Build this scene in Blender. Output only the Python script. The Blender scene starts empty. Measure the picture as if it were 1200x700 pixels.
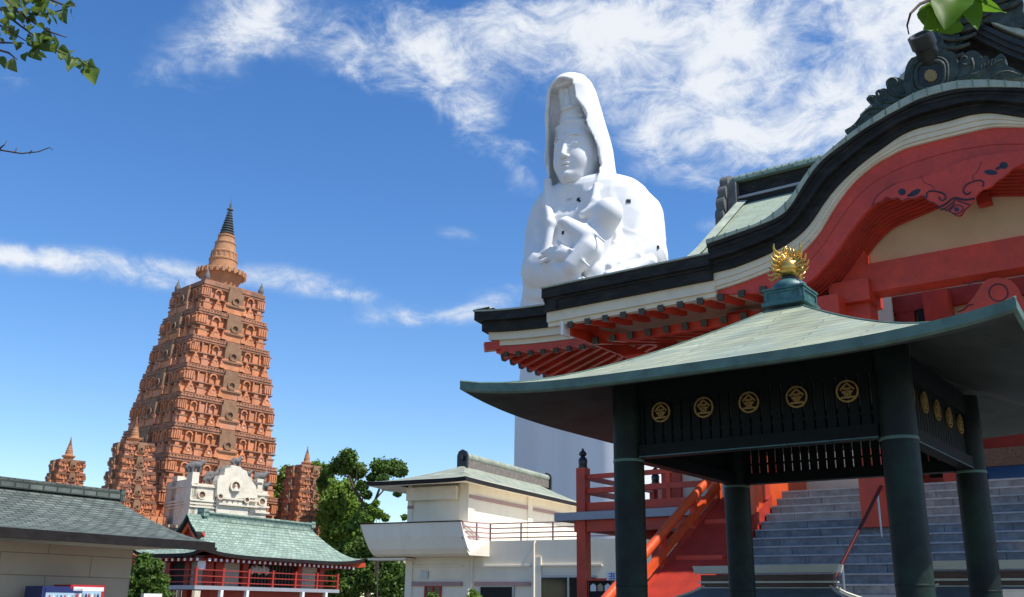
import bpy, bmesh, math, random
import numpy as np
from mathutils import Vector as V, Matrix
random.seed(7); rng = np.random.default_rng(5)
PI = math.pi; sc = bpy.context.scene; COL = sc.collection
def rad(a): return math.radians(a)

# ------------------------------------------------------------------ camera
FPX = 1163.4; PITCH = rad(17.19); ROLL = rad(.70); EYE = V((0, 0, 1.6))
_c, _s = math.cos(PITCH), math.sin(PITCH)
_R, _U, FW = V((1, 0, 0)), V((0, -_s, _c)), V((0, _c, _s))
RT = _R * math.cos(ROLL) + _U * math.sin(ROLL); UP = -_R * math.sin(ROLL) + _U * math.cos(ROLL)
cam_d = bpy.data.cameras.new('camera'); cam = bpy.data.objects.new('camera', cam_d); COL.objects.link(cam)
cam_d.sensor_width = 36; cam_d.lens = FPX / 1200 * 36; cam_d.clip_start = .05; cam_d.clip_end = 5000
M = Matrix((RT, UP, -FW)).transposed().to_4x4(); M.translation = EYE; cam.matrix_world = M
sc.camera = cam
def ray(px, py): return FW + RT * ((px - 600) / FPX) + UP * ((350 - py) / FPX)
def atY(px, py, Y): d = ray(px, py); return EYE + d * (Y / d.y)
def atz(px, py, z): d = ray(px, py); return EYE + d * ((z - 1.6) / d.z)
def atpl(px, py, P0, N): d = ray(px, py); return EYE + d * ((P0 - EYE).dot(N) / d.dot(N))

# ------------------------------------------------------------------ mesh builder
Z = V((0, 0, 1))
class MB:
    def __init__(s): s.v = []; s.f = []; s.uv = []; s.mi = []; s.cur = 0
    def face(s, pts, uvs=None):
        i = len(s.v); s.v += [tuple(p) for p in pts]; s.f.append(tuple(range(i, i + len(pts))))
        s.uv.append(uvs or [(0, 0)] * len(pts)); s.mi.append(s.cur)
    def hexa(s, b, t):      # bottom ring, top ring (same length)
        n = len(b); i = len(s.v); s.v += [tuple(p) for p in b] + [tuple(p) for p in t]
        def add(idx, uv=None): s.f.append(tuple(i + k for k in idx)); s.uv.append(uv or [(0, 0)] * len(idx)); s.mi.append(s.cur)
        add(list(range(n))[::-1]); add(list(range(n, 2 * n)))
        h = (V(t[0]) - V(b[0])).length; acc = 0
        for k in range(n):
            m = (k + 1) % n; L = (V(b[m]) - V(b[k])).length
            add([k, m, n + m, n + k], [(acc, 0), (acc + L, 0), (acc + L, h), (acc, h)]); acc += L
        return s
    def obox(s, c, ax, ay, az, hx, hy, hz):
        c = V(c); q = [c + ax * (hx * i) + ay * (hy * j) for i, j in ((-1, -1), (1, -1), (1, 1), (-1, 1))]
        return s.hexa([p - az * hz for p in q], [p + az * hz for p in q])
    def bar(s, p, q, w, h, up=Z):
        p, q = V(p), V(q); d = (q - p).normalized(); side = d.cross(up)
        if side.length < 1e-4: side = d.cross(V((1, 0, 0)))
        side.normalize(); u2 = side.cross(d).normalized()
        return s.obox((p + q) / 2, side, u2, d, w / 2, h / 2, (q - p).length / 2)
    def prism(s, poly, vec): vec = V(vec); return s.hexa([V(p) for p in poly], [V(p) + vec for p in poly])
    def tube(s, pts, r, seg=8, cap=True):
        pts = [V(p) for p in pts]; n = len(pts)
        rr = r if isinstance(r, (list, tuple)) else [r] * n
        i0 = len(s.v); up = None
        for k, p in enumerate(pts):
            d = (pts[min(k + 1, n - 1)] - pts[max(k - 1, 0)])
            d = d.normalized() if d.length > 1e-9 else Z
            if up is None: up = Z if abs(d.z) < .9 else V((1, 0, 0))
            a = d.cross(up)
            if a.length < 1e-4: a = d.cross(V((0, 1, .3)))
            a.normalize(); b = a.cross(d).normalized(); up = b
            for j in range(seg):
                t = 2 * PI * j / seg; s.v.append(tuple(p + (a * math.cos(t) + b * math.sin(t)) * rr[k]))
        for k in range(n - 1):
            for j in range(seg):
                m = (j + 1) % seg; A = i0 + k * seg
                s.f.append((A + j, A + m, A + seg + m, A + seg + j)); s.mi.append(s.cur)
                s.uv.append([(j / seg, k), ((j + 1) / seg, k), ((j + 1) / seg, k + 1), (j / seg, k + 1)])
        if cap:
            for A, rev in ((i0, 1), (i0 + (n - 1) * seg, 0)):
                q = list(range(A, A + seg)); s.f.append(tuple(q[::-1] if rev else q)); s.mi.append(s.cur); s.uv.append([(0, 0)] * seg)
        return s
    def lathe(s, c, prof, seg=20, ax=Z, x=None, sq=None):
        c = V(c); ax = V(ax).normalized(); x = V(x) if x else (V((1, 0, 0)) if abs(ax.x) < .9 else V((0, 1, 0)))
        x = (x - ax * x.dot(ax)).normalized(); y = ax.cross(x); i0 = len(s.v)
        for r, z in prof:
            for j in range(seg):
                t = 2 * PI * j / seg; k = 1.0
                if sq: k = 1 + sq * abs(math.sin(t * seg / 4)) 
                s.v.append(tuple(c + ax * z + (x * math.cos(t) + y * math.sin(t)) * (r * k)))
        for k in range(len(prof) - 1):
            for j in range(seg):
                m = (j + 1) % seg; A = i0 + k * seg; s.f.append((A + j, A + m, A + seg + m, A + seg + j)); s.mi.append(s.cur)
                s.uv.append([(j / seg, prof[k][1]), ((j + 1) / seg, prof[k][1]), ((j + 1) / seg, prof[k + 1][1]), (j / seg, prof[k + 1][1])])
        for A, rev in ((i0, 1), (i0 + (len(prof) - 1) * seg, 0)):
            q = list(range(A, A + seg)); s.f.append(tuple(q[::-1] if rev else q)); s.mi.append(s.cur); s.uv.append([(0, 0)] * seg)
        return s
    def grid(s, P, UV=None, flip=False):
        n, m = len(P), len(P[0]); i0 = len(s.v)
        for row in P: s.v += [tuple(p) for p in row]
        for i in range(n - 1):
            for j in range(m - 1):
                q = [(i, j), (i, j + 1), (i + 1, j + 1), (i + 1, j)]
                if flip: q = q[::-1]
                s.f.append(tuple(i0 + a * m + b for a, b in q)); s.mi.append(s.cur)
                s.uv.append([UV(a, b) if UV else (0, 0) for a, b in q])
        return s
    def sheet(s, P, vec, UV=None):          # a grid given thickness (closed)
        vec = V(vec); Q = [[V(p) + vec for p in row] for row in P]; n, m = len(P), len(P[0])
        s.grid(P, UV); s.grid(Q, UV, True)
        for seq, fl in (([(0, j) for j in range(m)], 0), ([(n - 1, j) for j in range(m)], 1), ([(i, 0) for i in range(n)], 1), ([(i, m - 1) for i in range(n)], 0)):
            s.grid([[V(P[a][b]) for a, b in seq], [Q[a][b] for a, b in seq]], None, bool(fl))
        return s
    def build(s, name, mat, parent=None, smooth=0, fix=True):
        me = bpy.data.meshes.new(name); o = bpy.data.objects.new(name, me); COL.objects.link(o)
        off = V((0, 0, 0)); p = parent
        while p is not None: off = off + p.location; p = p.parent
        if parent is None and s.v:
            a = np.array(s.v); off = V(((a[:, 0].min() + a[:, 0].max()) / 2, (a[:, 1].min() + a[:, 1].max()) / 2, a[:, 2].min())); o.location = off
        if parent is not None: o.parent = parent
        me.from_pydata([(x - off.x, y - off.y, z - off.z) for x, y, z in s.v], [], s.f)
        uvl = me.uv_layers.new(name='UVMap'); k = 0; flat = []
        for q in s.uv:
            for a in q: flat += [a[0], a[1]]
        uvl.data.foreach_set('uv', flat)
        mats = mat if isinstance(mat, (list, tuple)) else [mat]
        for m_ in mats: me.materials.append(m_)
        if len(mats) > 1: me.polygons.foreach_set('material_index', s.mi)
        if fix or smooth:
            bm = bmesh.new(); bm.from_mesh(me)
            if smooth: bmesh.ops.remove_doubles(bm, verts=bm.verts, dist=1e-5)
            if fix: bmesh.ops.recalc_face_normals(bm, faces=bm.faces)
            if smooth:
                for f in bm.faces: f.smooth = True
                if smooth < 179:
                    for e in bm.edges:
                        if len(e.link_faces) == 2 and e.calc_face_angle(0) > rad(smooth): e.smooth = False
            bm.to_mesh(me); bm.free()
        me.update(); return o
def empty(name, loc, label=None, cat=None, group=None):
    o = bpy.data.objects.new(name, None); o.empty_display_size = .2; COL.objects.link(o); o.location = V(loc)
    if label: tag(o, label, cat, group)
    return o
def tag(o, label=None, cat=None, group=None, kind=None):
    if label: o['label'] = label
    if cat: o['category'] = cat
    if group: o['group'] = group
    if kind: o['kind'] = kind
    return o
def copy_tree(o, parent=None):
    c = o.copy(); COL.objects.link(c); c.parent = parent
    for ch in list(o.children): copy_tree(ch, c)
    return c
def lerp(a, b, t): return a + (b - a) * t
def interp(x, xs, ys): return float(np.interp(x, xs, ys))

# ------------------------------------------------------------------ materials
def mat(name, col, rough=.7, var=.18, scale=3.0, bump=.0, metal=0., col2=None, sc2=.6, amt2=.5, spec=.5, brick=None, fine=None, stretch=None, coat=0):
    m = bpy.data.materials.new(name); m.use_nodes = True; N = m.node_tree.nodes; L = m.node_tree.links
    b = N['Principled BSDF']; b.inputs['Roughness'].default_value = rough; b.inputs['Metallic'].default_value = metal
    b.inputs['Specular IOR Level'].default_value = spec
    if coat: b.inputs['Coat Weight'].default_value = coat
    tc = N.new('ShaderNodeTexCoord'); mp = N.new('ShaderNodeMapping'); L.new(tc.outputs['Object'], mp.inputs[0])
    if stretch: mp.inputs['Scale'].default_value = stretch
    def noise(s_, det=6, r=.6, src=mp):
        n = N.new('ShaderNodeTexNoise'); n.inputs['Scale'].default_value = s_; n.inputs['Detail'].default_value = det; n.inputs['Roughness'].default_value = r
        L.new(src.outputs[0], n.inputs['Vector']); return n
    def mix(a, c, f, mode='MIX'):
        x = N.new('ShaderNodeMix'); x.data_type = 'RGBA'; x.blend_type = mode
        for sock, val in ((x.inputs[0], f), (x.inputs[6], a), (x.inputs[7], c)):
            if hasattr(val, 'links'): L.new(val, sock)
            else: sock.default_value = val if isinstance(val, float) else (*val, 1)
        return x.outputs[2]
    def ramp(src, a, c):
        r = N.new('ShaderNodeMapRange'); r.inputs[1].default_value = a; r.inputs[2].default_value = c; L.new(src, r.inputs[0]); return r.outputs[0]
    n1 = noise(scale)
    lo = tuple(max(0, x * (1 - var)) for x in col); hi = tuple(min(1, x * (1 + var)) for x in col)
    out = mix(lo, hi, ramp(n1.outputs['Fac'], .3, .7))
    if col2:
        n2 = noise(sc2, 8, .65); r = ramp(n2.outputs['Fac'], .48, .66)
        mm = N.new('ShaderNodeMath'); mm.operation = 'MULTIPLY'; mm.inputs[1].default_value = amt2; L.new(r, mm.inputs[0])
        out = mix(out, col2, mm.outputs[0])
    hgt = n1.outputs['Fac']
    if brick:
        bw, bh, mort, mcol, bv = brick
        bt = N.new('ShaderNodeTexBrick'); L.new(tc.outputs['UV'], bt.inputs['Vector']); bt.inputs['Scale'].default_value = 1
        bt.inputs['Brick Width'].default_value = bw; bt.inputs['Row Height'].default_value = bh; bt.inputs['Mortar Size'].default_value = mort
        bt.inputs['Mortar Smooth'].default_value = .2
        bt.inputs['Color1'].default_value = (1 - bv,) * 3 + (1,); bt.inputs['Color2'].default_value = (1 + bv * .6,) * 3 + (1,)
        bt.inputs['Mortar'].default_value = (*mcol, 1)
        out = mix(out, bt.outputs['Color'], 1.0, 'MULTIPLY')
    if fine:
        n3 = noise(fine, 3, .7); out = mix(out, mix((.55, .55, .55), (1.3, 1.3, 1.3), n3.outputs['Fac']), .5, 'MULTIPLY')
    L.new(out, b.inputs['Base Color'])
    if bump:
        bp = N.new('ShaderNodeBump'); bp.inputs['Strength'].default_value = bump; bp.inputs['Distance'].default_value = .05
        nb = noise(scale * 4, 5, .6); L.new(nb.outputs['Fac'], bp.inputs['Height']); L.new(bp.outputs[0], b.inputs['Normal'])
        if brick:
            bp2 = N.new('ShaderNodeBump'); bp2.inputs['Strength'].default_value = .6; bp2.inputs['Distance'].default_value = .02; bp2.invert = True
            L.new(bt.outputs['Fac'], bp2.inputs['Height']); L.new(bp.outputs[0], bp2.inputs['Normal']); L.new(bp2.outputs[0], b.inputs['Normal'])
    return m
MT = {}
MT['pav_roof'] = mat('verdigris_copper_shingle', (.38, .405, .27), .5, .25, 2.2, .15, col2=(.25, .32, .27), sc2=1.6, amt2=.8, brick=(1.3, .125, .007, (.5, .55, .48), .12), stretch=(.6, 1.6, 1))
MT['pav_edge'] = mat('verdigris_edge', (.085, .155, .12), .5, .3, 5, .1)
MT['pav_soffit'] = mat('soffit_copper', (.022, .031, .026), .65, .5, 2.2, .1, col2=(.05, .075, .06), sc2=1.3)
MT['bronze'] = mat('dark_green_bronze', (.003, .010, .0085), .55, .5, 2.2, .12, col2=(.007, .03, .016), sc2=2.2, amt2=.8, spec=.3, fine=25)
MT['bronze_dark'] = mat('black_green_bronze', (.0025, .005, .005), .6, .5, 4, .1, spec=.2)
MT['boxgreen'] = mat('blue_green_bronze', (.035, .11, .11), .45, .35, 8, .15, col2=(.08, .17, .16), sc2=4)
MT['gold'] = mat('gilded_bronze', (.62, .37, .09), .28, .2, 9, .08, metal=.85)
MT['crest'] = mat('gilt_crest', (.30, .20, .06), .45, .3, 30, 0, metal=.3)
MT['redglass'] = mat('dark_red_enamel', (.05, .005, .005), .4)
MT['vermilion'] = mat('vermilion_paint', (.56, .045, .014), .5, .2, 2.0, .12, col2=(.33, .04, .022), sc2=1.1, amt2=.7, fine=18)
MT['vermilion_board'] = mat('faded_vermilion_board', (.60, .055, .03), .55, .14, 1.6, .1, col2=(.36, .045, .03), sc2=1.0, amt2=.8, fine=12)
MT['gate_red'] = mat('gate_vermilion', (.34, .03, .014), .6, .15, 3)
MT['orange'] = mat('orange_vermilion', (.62, .085, .02), .42, .1, 2.5, .05, col2=(.48, .06, .015), sc2=1.2)
MT['darkred'] = mat('dark_red_timber', (.36, .028, .012), .6, .2, 3, .08)
MT['cream'] = mat('cream_plaster', (.74, .66, .49), .8, .1, 1.2, .1, col2=(.50, .44, .33), sc2=1.2, amt2=.6)
MT['pedi'] = mat('ochre_plaster', (.60, .48, .29), .85, .1, 1.0, .06)
MT['whitewood'] = mat('white_paint', (.78, .76, .70), .7, .05, 3)
MT['black'] = mat('black_copper_eave', (.018, .017, .015), .7, .35, 2.5, .3, spec=.25, col2=(.05, .048, .042), sc2=1.6, fine=15, stretch=(1, 1, 3))
MT['metal_cap'] = mat('dark_metal_cap', (.05, .045, .035), .4, .3, 20, metal=.5)
MT['tile_edge'] = mat('pale_copper_edge', (.37, .41, .31), .6, .25, 3, .1, col2=(.23, .29, .24), sc2=2.5)
MT['main_roof'] = mat('pale_copper_roof', (.36, .42, .31), .6, .15, 1.5, .1, brick=(.75, .2, .012, (.62, .68, .62), .06))
MT['oni'] = mat('dark_verdigris_bronze', (.04, .054, .046), .6, .45, 5, .3, col2=(.09, .125, .105), sc2=3.5, amt2=.7, spec=.3)
MT['oni_dark'] = mat('black_bronze', (.018, .022, .02), .5, .4, 6, .2)
MT['ink'] = mat('blue_black_paint', (.018, .018, .03), .5)
MT['stone'] = mat('grey_granite', (.16, .16, .16), .65, .3, 6, .25, col2=(.27, .27, .27), sc2=3.5, amt2=.7, brick=(1.15, 5, .008, (.35, .35, .37), .1), fine=40)
MT['nosing'] = mat('granite_nosing', (.32, .32, .32), .6, .2, 8, .1)
MT['slab'] = mat('grey_deck_edge', (.30, .31, .335), .6, .06, 3)
MT['rail_brown'] = mat('brown_handrail', (.06, .010, .010), .35, .2, 6)
MT['steel'] = mat('steel_post', (.35, .36, .37), .35, .1, 6, metal=.8)
MT['giboshi'] = mat('black_finial', (.012, .012, .016), .35, .2, 6)
MT['statue'] = mat('white_concrete', (.74, .74, .73), .75, .05, .25, .12, col2=(.66, .67, .67), sc2=.5, amt2=.5, stretch=(1, 1, .22))
MT['terra'] = mat('terracotta', (.57, .225, .10), .85, .3, .9, .25, col2=(.58, .28, .18), sc2=.5, amt2=.9, fine=5)
MT['terra2'] = mat('ochre_terracotta', (.47, .23, .11), .85, .2, 1.2, .25, col2=(.30, .16, .09), sc2=.8, amt2=.6, fine=8)
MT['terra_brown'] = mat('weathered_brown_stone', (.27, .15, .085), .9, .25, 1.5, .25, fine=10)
MT['terra_ledge'] = mat('sooty_ledge_recess_shade', (.36, .17, .10), .9, .3, 1.5, .25, col2=(.14, .085, .06), sc2=.9, amt2=.8, fine=10)
MT['grey_stone'] = mat('dark_grey_stone', (.13, .125, .12), .8, .3, 4, .25)
MT['ivory'] = mat('ivory_stone', (.74, .67, .53), .85, .1, 1.5, .15, col2=(.5, .43, .34), sc2=1.2, amt2=.5, fine=12)
MT['statuette'] = mat('pale_statuette', (.55, .5, .43), .8)
MT['spire'] = mat('dark_grey_spire', (.10, .11, .115), .5, .2, 6)
MT['gate_roof'] = mat('verdigris_tiles', (.29, .37, .30), .6, .2, 1.2, .1, col2=(.20, .27, .23), sc2=1.6, amt2=.6, spec=.25, brick=(.5, .24, .04, (.5, .56, .52), .25))
MT['left_roof'] = mat('grey_green_shingle', (.125, .145, .125), .7, .3, 1.5, .15, col2=(.17, .19, .17), sc2=1.3, amt2=.7, spec=.25, brick=(.42, .17, .03, (.35, .4, .38), .3))
MT['cb_roof'] = mat('pale_grey_green_shingle', (.33, .35, .26), .65, .2, 1.5, .15, col2=(.16, .19, .15), sc2=2.2, amt2=.6, brick=(.5, .16, .012, (.6, .65, .6), .14))
MT['cb_wall'] = mat('warm_white_render', (.78, .71, .57), .85, .05, .8, .05, col2=(.62, .56, .44), sc2=.9, amt2=.4, stretch=(1, 1, .4))
MT['cb_eave'] = mat('dark_brown_fascia', (.018, .015, .014), .7, .3, 4, spec=.2)
MT['ridge_brick'] = mat('brown_ridge_tiles', (.17, .145, .12), .8, .4, 8, .3)
MT['pinkrail'] = mat('dusty_pink_rail', (.38, .20, .20), .5, .1, 5)
MT['pinktrim'] = mat('dusty_pink_trim', (.36, .23, .215), .7, .08, 5)
MT['glass'] = mat('dark_window_glass', (.012, .014, .016), .08, .2, 2)
MT['lb_wall'] = mat('beige_tile_wall', (.43, .37, .28), .6, .06, 1.5, .04, brick=(2.6, .55, .012, (.55, .52, .5), .015))
MT['blue_vm'] = mat('navy_machine_paint', (.02, .03, .12), .3, .08)
MT['red_vm'] = mat('red_machine_paint', (.45, .02, .025), .3, .08)
MT['panel'] = mat('display_panel', (.35, .50, .62), .15, .1, 6)
MT['white'] = mat('white_plastic', (.75, .75, .74), .5, .03)
MT['bluepaint'] = mat('blue_banner', (.07, .24, .50), .6, .06)
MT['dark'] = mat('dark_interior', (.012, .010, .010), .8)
MT['brownwood'] = mat('brown_timber', (.10, .055, .035), .6, .3, 8, .1, stretch=(1, 1, 6))
MT['brown_lattice'] = mat('brown_patterned_lintel', (.17, .09, .05), .7, .5, 30, .3)
MT['greyroof'] = mat('grey_metal_sheet', (.13, .145, .155), .45, .15, 5, .05)
MT['creamrail'] = mat('cream_metal_cap', (.55, .54, .44), .45, .1, 4)
MT['ground'] = mat('gravel_ground', (.15, .14, .125), .9, .2, 1.5, .3, fine=14)
MT['paper'] = mat('ema_wood', (.42, .32, .2), .7, .2, 12)
MT['bark'] = mat('bark', (.07, .05, .035), .9, .35, 8, .4)
def leaf_mat(name, col, col2, trans=.35):
    m = mat(name, col, .5, .35, 1.2, 0, col2=col2, sc2=.9, amt2=.9, spec=.35)
    N = m.node_tree.nodes; L = m.node_tree.links; b = N['Principled BSDF']; out = N['Material Output']
    t = N.new('ShaderNodeBsdfTranslucent'); mx = N.new('ShaderNodeMixShader'); mx.inputs[0].default_value = trans
    src = b.inputs['Base Color'].links[0].from_socket; L.new(src, t.inputs[0]); L.new(b.outputs[0], mx.inputs[1]); L.new(t.outputs[0], mx.inputs[2]); L.new(mx.outputs[0], out.inputs[0])
    return m
MT['leaf_dark'] = leaf_mat('camphor_leaves', (.08, .145, .022), (.15, .23, .04))
MT['leaf_bright'] = leaf_mat('bright_leaves', (.17, .27, .035), (.10, .18, .025))
MT['leaf_near'] = leaf_mat('near_leaves', (.12, .19, .03), (.22, .26, .08), .45)
MT['leaf_lime'] = leaf_mat('backlit_leaves', (.10, .22, .008), (.20, .34, .02), .5)

# ------------------------------------------------------------------ ground
g = MB(); g.face([(-1500, -600, 0), (1500, -600, 0), (1500, 2400, 0), (-1500, 2400, 0)]); o = g.build('ground', MT['ground'], fix=False); tag(o, kind='structure')

# ================================================================== temple frame
AZ = rad(126.36); U = V((math.sin(AZ), math.cos(AZ), 0)); NN = V((-math.sin(AZ - PI / 2), -math.cos(AZ - PI / 2), 0))
T0 = atz(917, 576, 4.06); T0 = V((T0.x, T0.y, 0))
def T(u, n, z): return T0 + U * u + NN * n + Z * z
def tp(px, py, n):          # picture point -> (u, z) on the upright plane n
    P = atpl(px, py, T0 + NN * n, NN); return ((P - T0).dot(U), P.z)
def tbox(m, u0, u1, n0, n1, z0, z1):
    return m.obox(T((u0 + u1) / 2, (n0 + n1) / 2, (z0 + z1) / 2), U, NN, Z, abs(u1 - u0) / 2, abs(n1 - n0) / 2, abs(z1 - z0) / 2)

# ================================================================== green pavilion
PC = atY(1073, 695, 9.0); PC = V((PC.x, PC.y, 0)); PA = 2.82; PB = 2.78; CR = .163
def P(a, b, z): return PC + U * a + NN * b + Z * z
pc = (-PA / 2 - .015, -PB / 2)
pav = empty('pavilion', P(pc[0], pc[1], 0), 'dark green bronze pavilion with pale pyramid roof and golden flaming jewel', 'pavilion')
for a, b in ((0, 0), (-PA, 0), (0, -PB), (-PA, -PB)):
    m = MB(); m.lathe(P(a, b, 0), [(.24, 0), (.24, .12), (.2, .16), (CR, .2), (CR, 1.0), (CR, 2.0), (CR, 3.0), (CR, 3.95)], 32)
    cobj = m.build('column', MT['bronze'], pav, 15)
    m = MB(); m.lathe(P(a, b, 0), [(CR + .001, 1.80), (CR + .004, 1.803), (CR + .004, 1.815), (CR + .001, 1.818)], 32); m.build('joint_ring', MT['bronze'], cobj, 15)
    m = MB(); m.lathe(P(a, b, 0), [(CR + .002, 3.075), (CR + .006, 3.08), (CR + .006, 3.09), (CR + .002, 3.105)], 32); m.build('collar', MT['pav_edge'], cobj, 15)
# friezes: lower beam, upper beam, slats
def jin_badge(c, ax, nv, r):      # ring with the character for gold
    m = MB(); seg = 28; up = Z; w = .15 * r
    for k in range(seg):
        t0, t1 = 2 * PI * k / seg, 2 * PI * (k + 1) / seg
        q = [c + (ax * math.cos(t) + up * math.sin(t)) * rr for t, rr in ((t0, r), (t1, r), (t1, r - w), (t0, r - w))]
        m.prism(q, nv * .02)
    def st(x0, y0, x1, y1, wd=.12): m.bar(c + ax * (x0 * r) + up * (y0 * r) + nv * .011, c + ax * (x1 * r) + up * (y1 * r) + nv * .011, .02, wd * r, nv.cross((ax * (x1 - x0) + up * (y1 - y0))).normalized())
    for seg_ in ((0, .72, -.62, .12), (0, .72, .62, .12), (-.32, .22, .32, .22), (-.48, -.06, .48, -.06), (0, .22, 0, -.5), (-.27, -.16, -.17, -.4), (.27, -.16, .17, -.4), (-.6, -.54, .6, -.54)):
        st(*seg_, .17)
    return m
def frieze(p0, p1, outv, nb):
    ax = (p1 - p0).normalized(); Lf = (p1 - p0).length - 2 * CR; mid = (p0 + p1) / 2
    m = MB(); m.obox(mid + Z * 3.175, ax, outv, Z, Lf / 2, .07, .065); m.build('lower_beam', MT['bronze_dark'], pav)
    m = MB(); m.obox(mid + Z * 3.117 + outv * .066, ax, outv, Z, Lf / 2, .006, .006); m.build('beam_highlight', MT['boxgreen'], pav)  # lighter strip painted in for the light caught on the beam's bevel
    m = MB(); m.obox(mid + Z * 3.84, ax, outv, Z, Lf / 2, .06, .12); m.build('upper_beam', MT['bronze_dark'], pav)
    m = MB(); n = int(Lf / .105); st = Lf / n
    for k in range(n + 1):
        m.obox(mid + ax * (-Lf / 2 + k * st) + Z * 3.48, ax, outv, Z, .043, .02, .245)
    m.obox(mid + Z * 3.36, ax, outv, Z, Lf / 2, .012, .012); m.obox(mid + Z * 3.62, ax, outv, Z, Lf / 2, .012, .012)
    m.build('slat_screen', MT['bronze_dark'], pav)
    for k in range(nb):
        c = mid + ax * ((k - (nb - 1) / 2) * Lf / 5.05) + Z * 3.575 + outv * .025
        bo = jin_badge(c, ax if ax.dot(RT) > 0 else -ax, outv, .108).build('crest', MT['crest'], pav)
c0, cA, cD, cB = P(0, 0, 0), P(-PA, 0, 0), P(0, -PB, 0), P(-PA, -PB, 0)
frieze(cA, c0, NN, 5); frieze(c0, cD, U, 5); frieze(cD, cB, -NN, 5); frieze(cB, cA, -U, 5)
# crests on the sides need their reading direction along the viewer's right
# roof
HW = PA / 2 + 1.31; HD = PB / 2 + 1.27; zA, zE = 5.0, 3.74
def rz(t, r):   # r: 0 apex .. 1 eave ; t: -1..1 along eave
    return zE + (zA - zE) * (1 - r) ** 1.42 + .15 * (abs(t) ** 3.6) * r ** 4
def roof_side(ax, ov, hw, hd, dz=0., inset=0.):
    rows = []
    NR, NT = 22, 32
    for i in range(NR + 1):
        r = .07 + (1 - .07 - inset) * i / NR; row = []
        for j in range(NT + 1):
            t = -1 + 2 * j / NT
            row.append(P(pc[0], pc[1], 0) + ax * (hw * r * t) + ov * (hd * r) + Z * (rz(t, r) + dz))
        rows.append(row)
    return rows, lambda i, j: ((-1 + 2 * j / NT) * hw * (.07 + .93 * i / NR), (1 - i / NR) * hd * 1.08)
mt, ms, mf = MB(), MB(), MB()
for ax, ov, hw, hd in ((U, NN, HW, HD), (-NN, U, HD, HW), (-U, -NN, HW, HD), (NN, -U, HD, HW)):
    R_, uvf = roof_side(ax, ov, hw, hd); mt.grid(R_, uvf, True)
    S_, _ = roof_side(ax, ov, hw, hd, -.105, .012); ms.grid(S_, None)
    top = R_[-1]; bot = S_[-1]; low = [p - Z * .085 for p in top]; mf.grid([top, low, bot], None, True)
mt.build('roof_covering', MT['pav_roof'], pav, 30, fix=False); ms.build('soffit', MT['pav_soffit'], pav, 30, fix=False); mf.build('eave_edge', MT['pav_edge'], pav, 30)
# hip rolls
m = MB()
for sa, sb in ((1, 1), (1, -1), (-1, 1), (-1, -1)):
    pts = [P(pc[0] + sa * HW * r, pc[1] + sb * HD * r, rz(1, r) + .002) for r in [.07 + .93 * k / 16 for k in range(17)]]
    m.tube(pts, .012, 6)
m.build('hip_seam', MT['pav_edge'], pav, 60)
# box, dome, neck, flaming jewel
ac = P(pc[0], pc[1], 0); m = MB()
m.obox(ac + Z * 4.93, U, NN, Z, .255, .25, .02); m.obox(ac + Z * 5.02, U, NN, Z, .22, .215, .085); m.obox(ac + Z * 5.105, U, NN, Z, .245, .24, .012)
for ov, ax, hd in ((NN, U, .215), (U, NN, .22), (-U, NN, .22), (-NN, U, .215)):
    for zz in (4.965, 5.075): m.obox(ac + Z * zz + ov * (hd + .004), ax, ov, Z, .21, .012, .012)
    for s_ in (-1, 1): m.obox(ac + Z * 5.02 + ov * (hd + .004) + ax * (.2 * s_), ax, ov, Z, .012, .0115, .05)
bx = m.build('roof_box', MT['boxgreen'], pav)
m = MB(); m.lathe(ac, [(.2, 5.117), (.205, 5.14), (.19, 5.19), (.14, 5.235), (.075, 5.255)], 28); m.build('dome', MT['boxgreen'], bx, 50)
m = MB(); m.lathe(ac, [(.07, 5.25), (.085, 5.26), (.085, 5.285), (.06, 5.29), (.07, 5.30)], 20); m.build('neck', MT['giboshi'], bx, 50)
m = MB(); m.lathe(ac, [(.05, 5.29), (.12, 5.305), (.15, 5.35), (.155, 5.4), (.14, 5.45), (.1, 5.5), (.05, 5.55), (.015, 5.62), (.004, 5.66)], 28); jw = m.build('jewel', MT['gold'], pav, 60)
for q in range(4):
    m = MB(); d = (U * math.cos(q * PI / 2 + .35) + NN * math.sin(q * PI / 2 + .35))
    side = d.cross(Z)
    for k in range(7):
        a = -.35 + k * .27; L_ = .17 + .03 * math.sin(k * 2.1) + (.05 if k in (2, 4) else 0)
        cdir = d * math.cos(a) + Z * math.sin(a)
        base = ac + Z * 5.38 + cdir * .13; perp = Z * math.cos(a) - d * math.sin(a)
        pts = []
        for j in range(8):
            t = j / 7; pts.append(base + cdir * (L_ * (t - .12 * t * t)) + perp * (.075 * t * t + .018 * math.sin(t * 6)) + side * (.012 * math.sin(t * 5 + k)))
        m.tube(pts, [.024 * (1 - .8 * (j / 7) ** 1.5) + .003 for j in range(8)], 7)
        pts2 = [p + perp * .006 + cdir * 0 for p in pts[:4]] + [pts[3] + perp * (.02 + .02 * j) - cdir * (.012 * j) for j in range(1, 4)]
        m.tube(pts2, [.014, .014, .013, .012, .01, .007, .003], 6)
    m.build('flame', MT['gold'], jw, 60)

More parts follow.
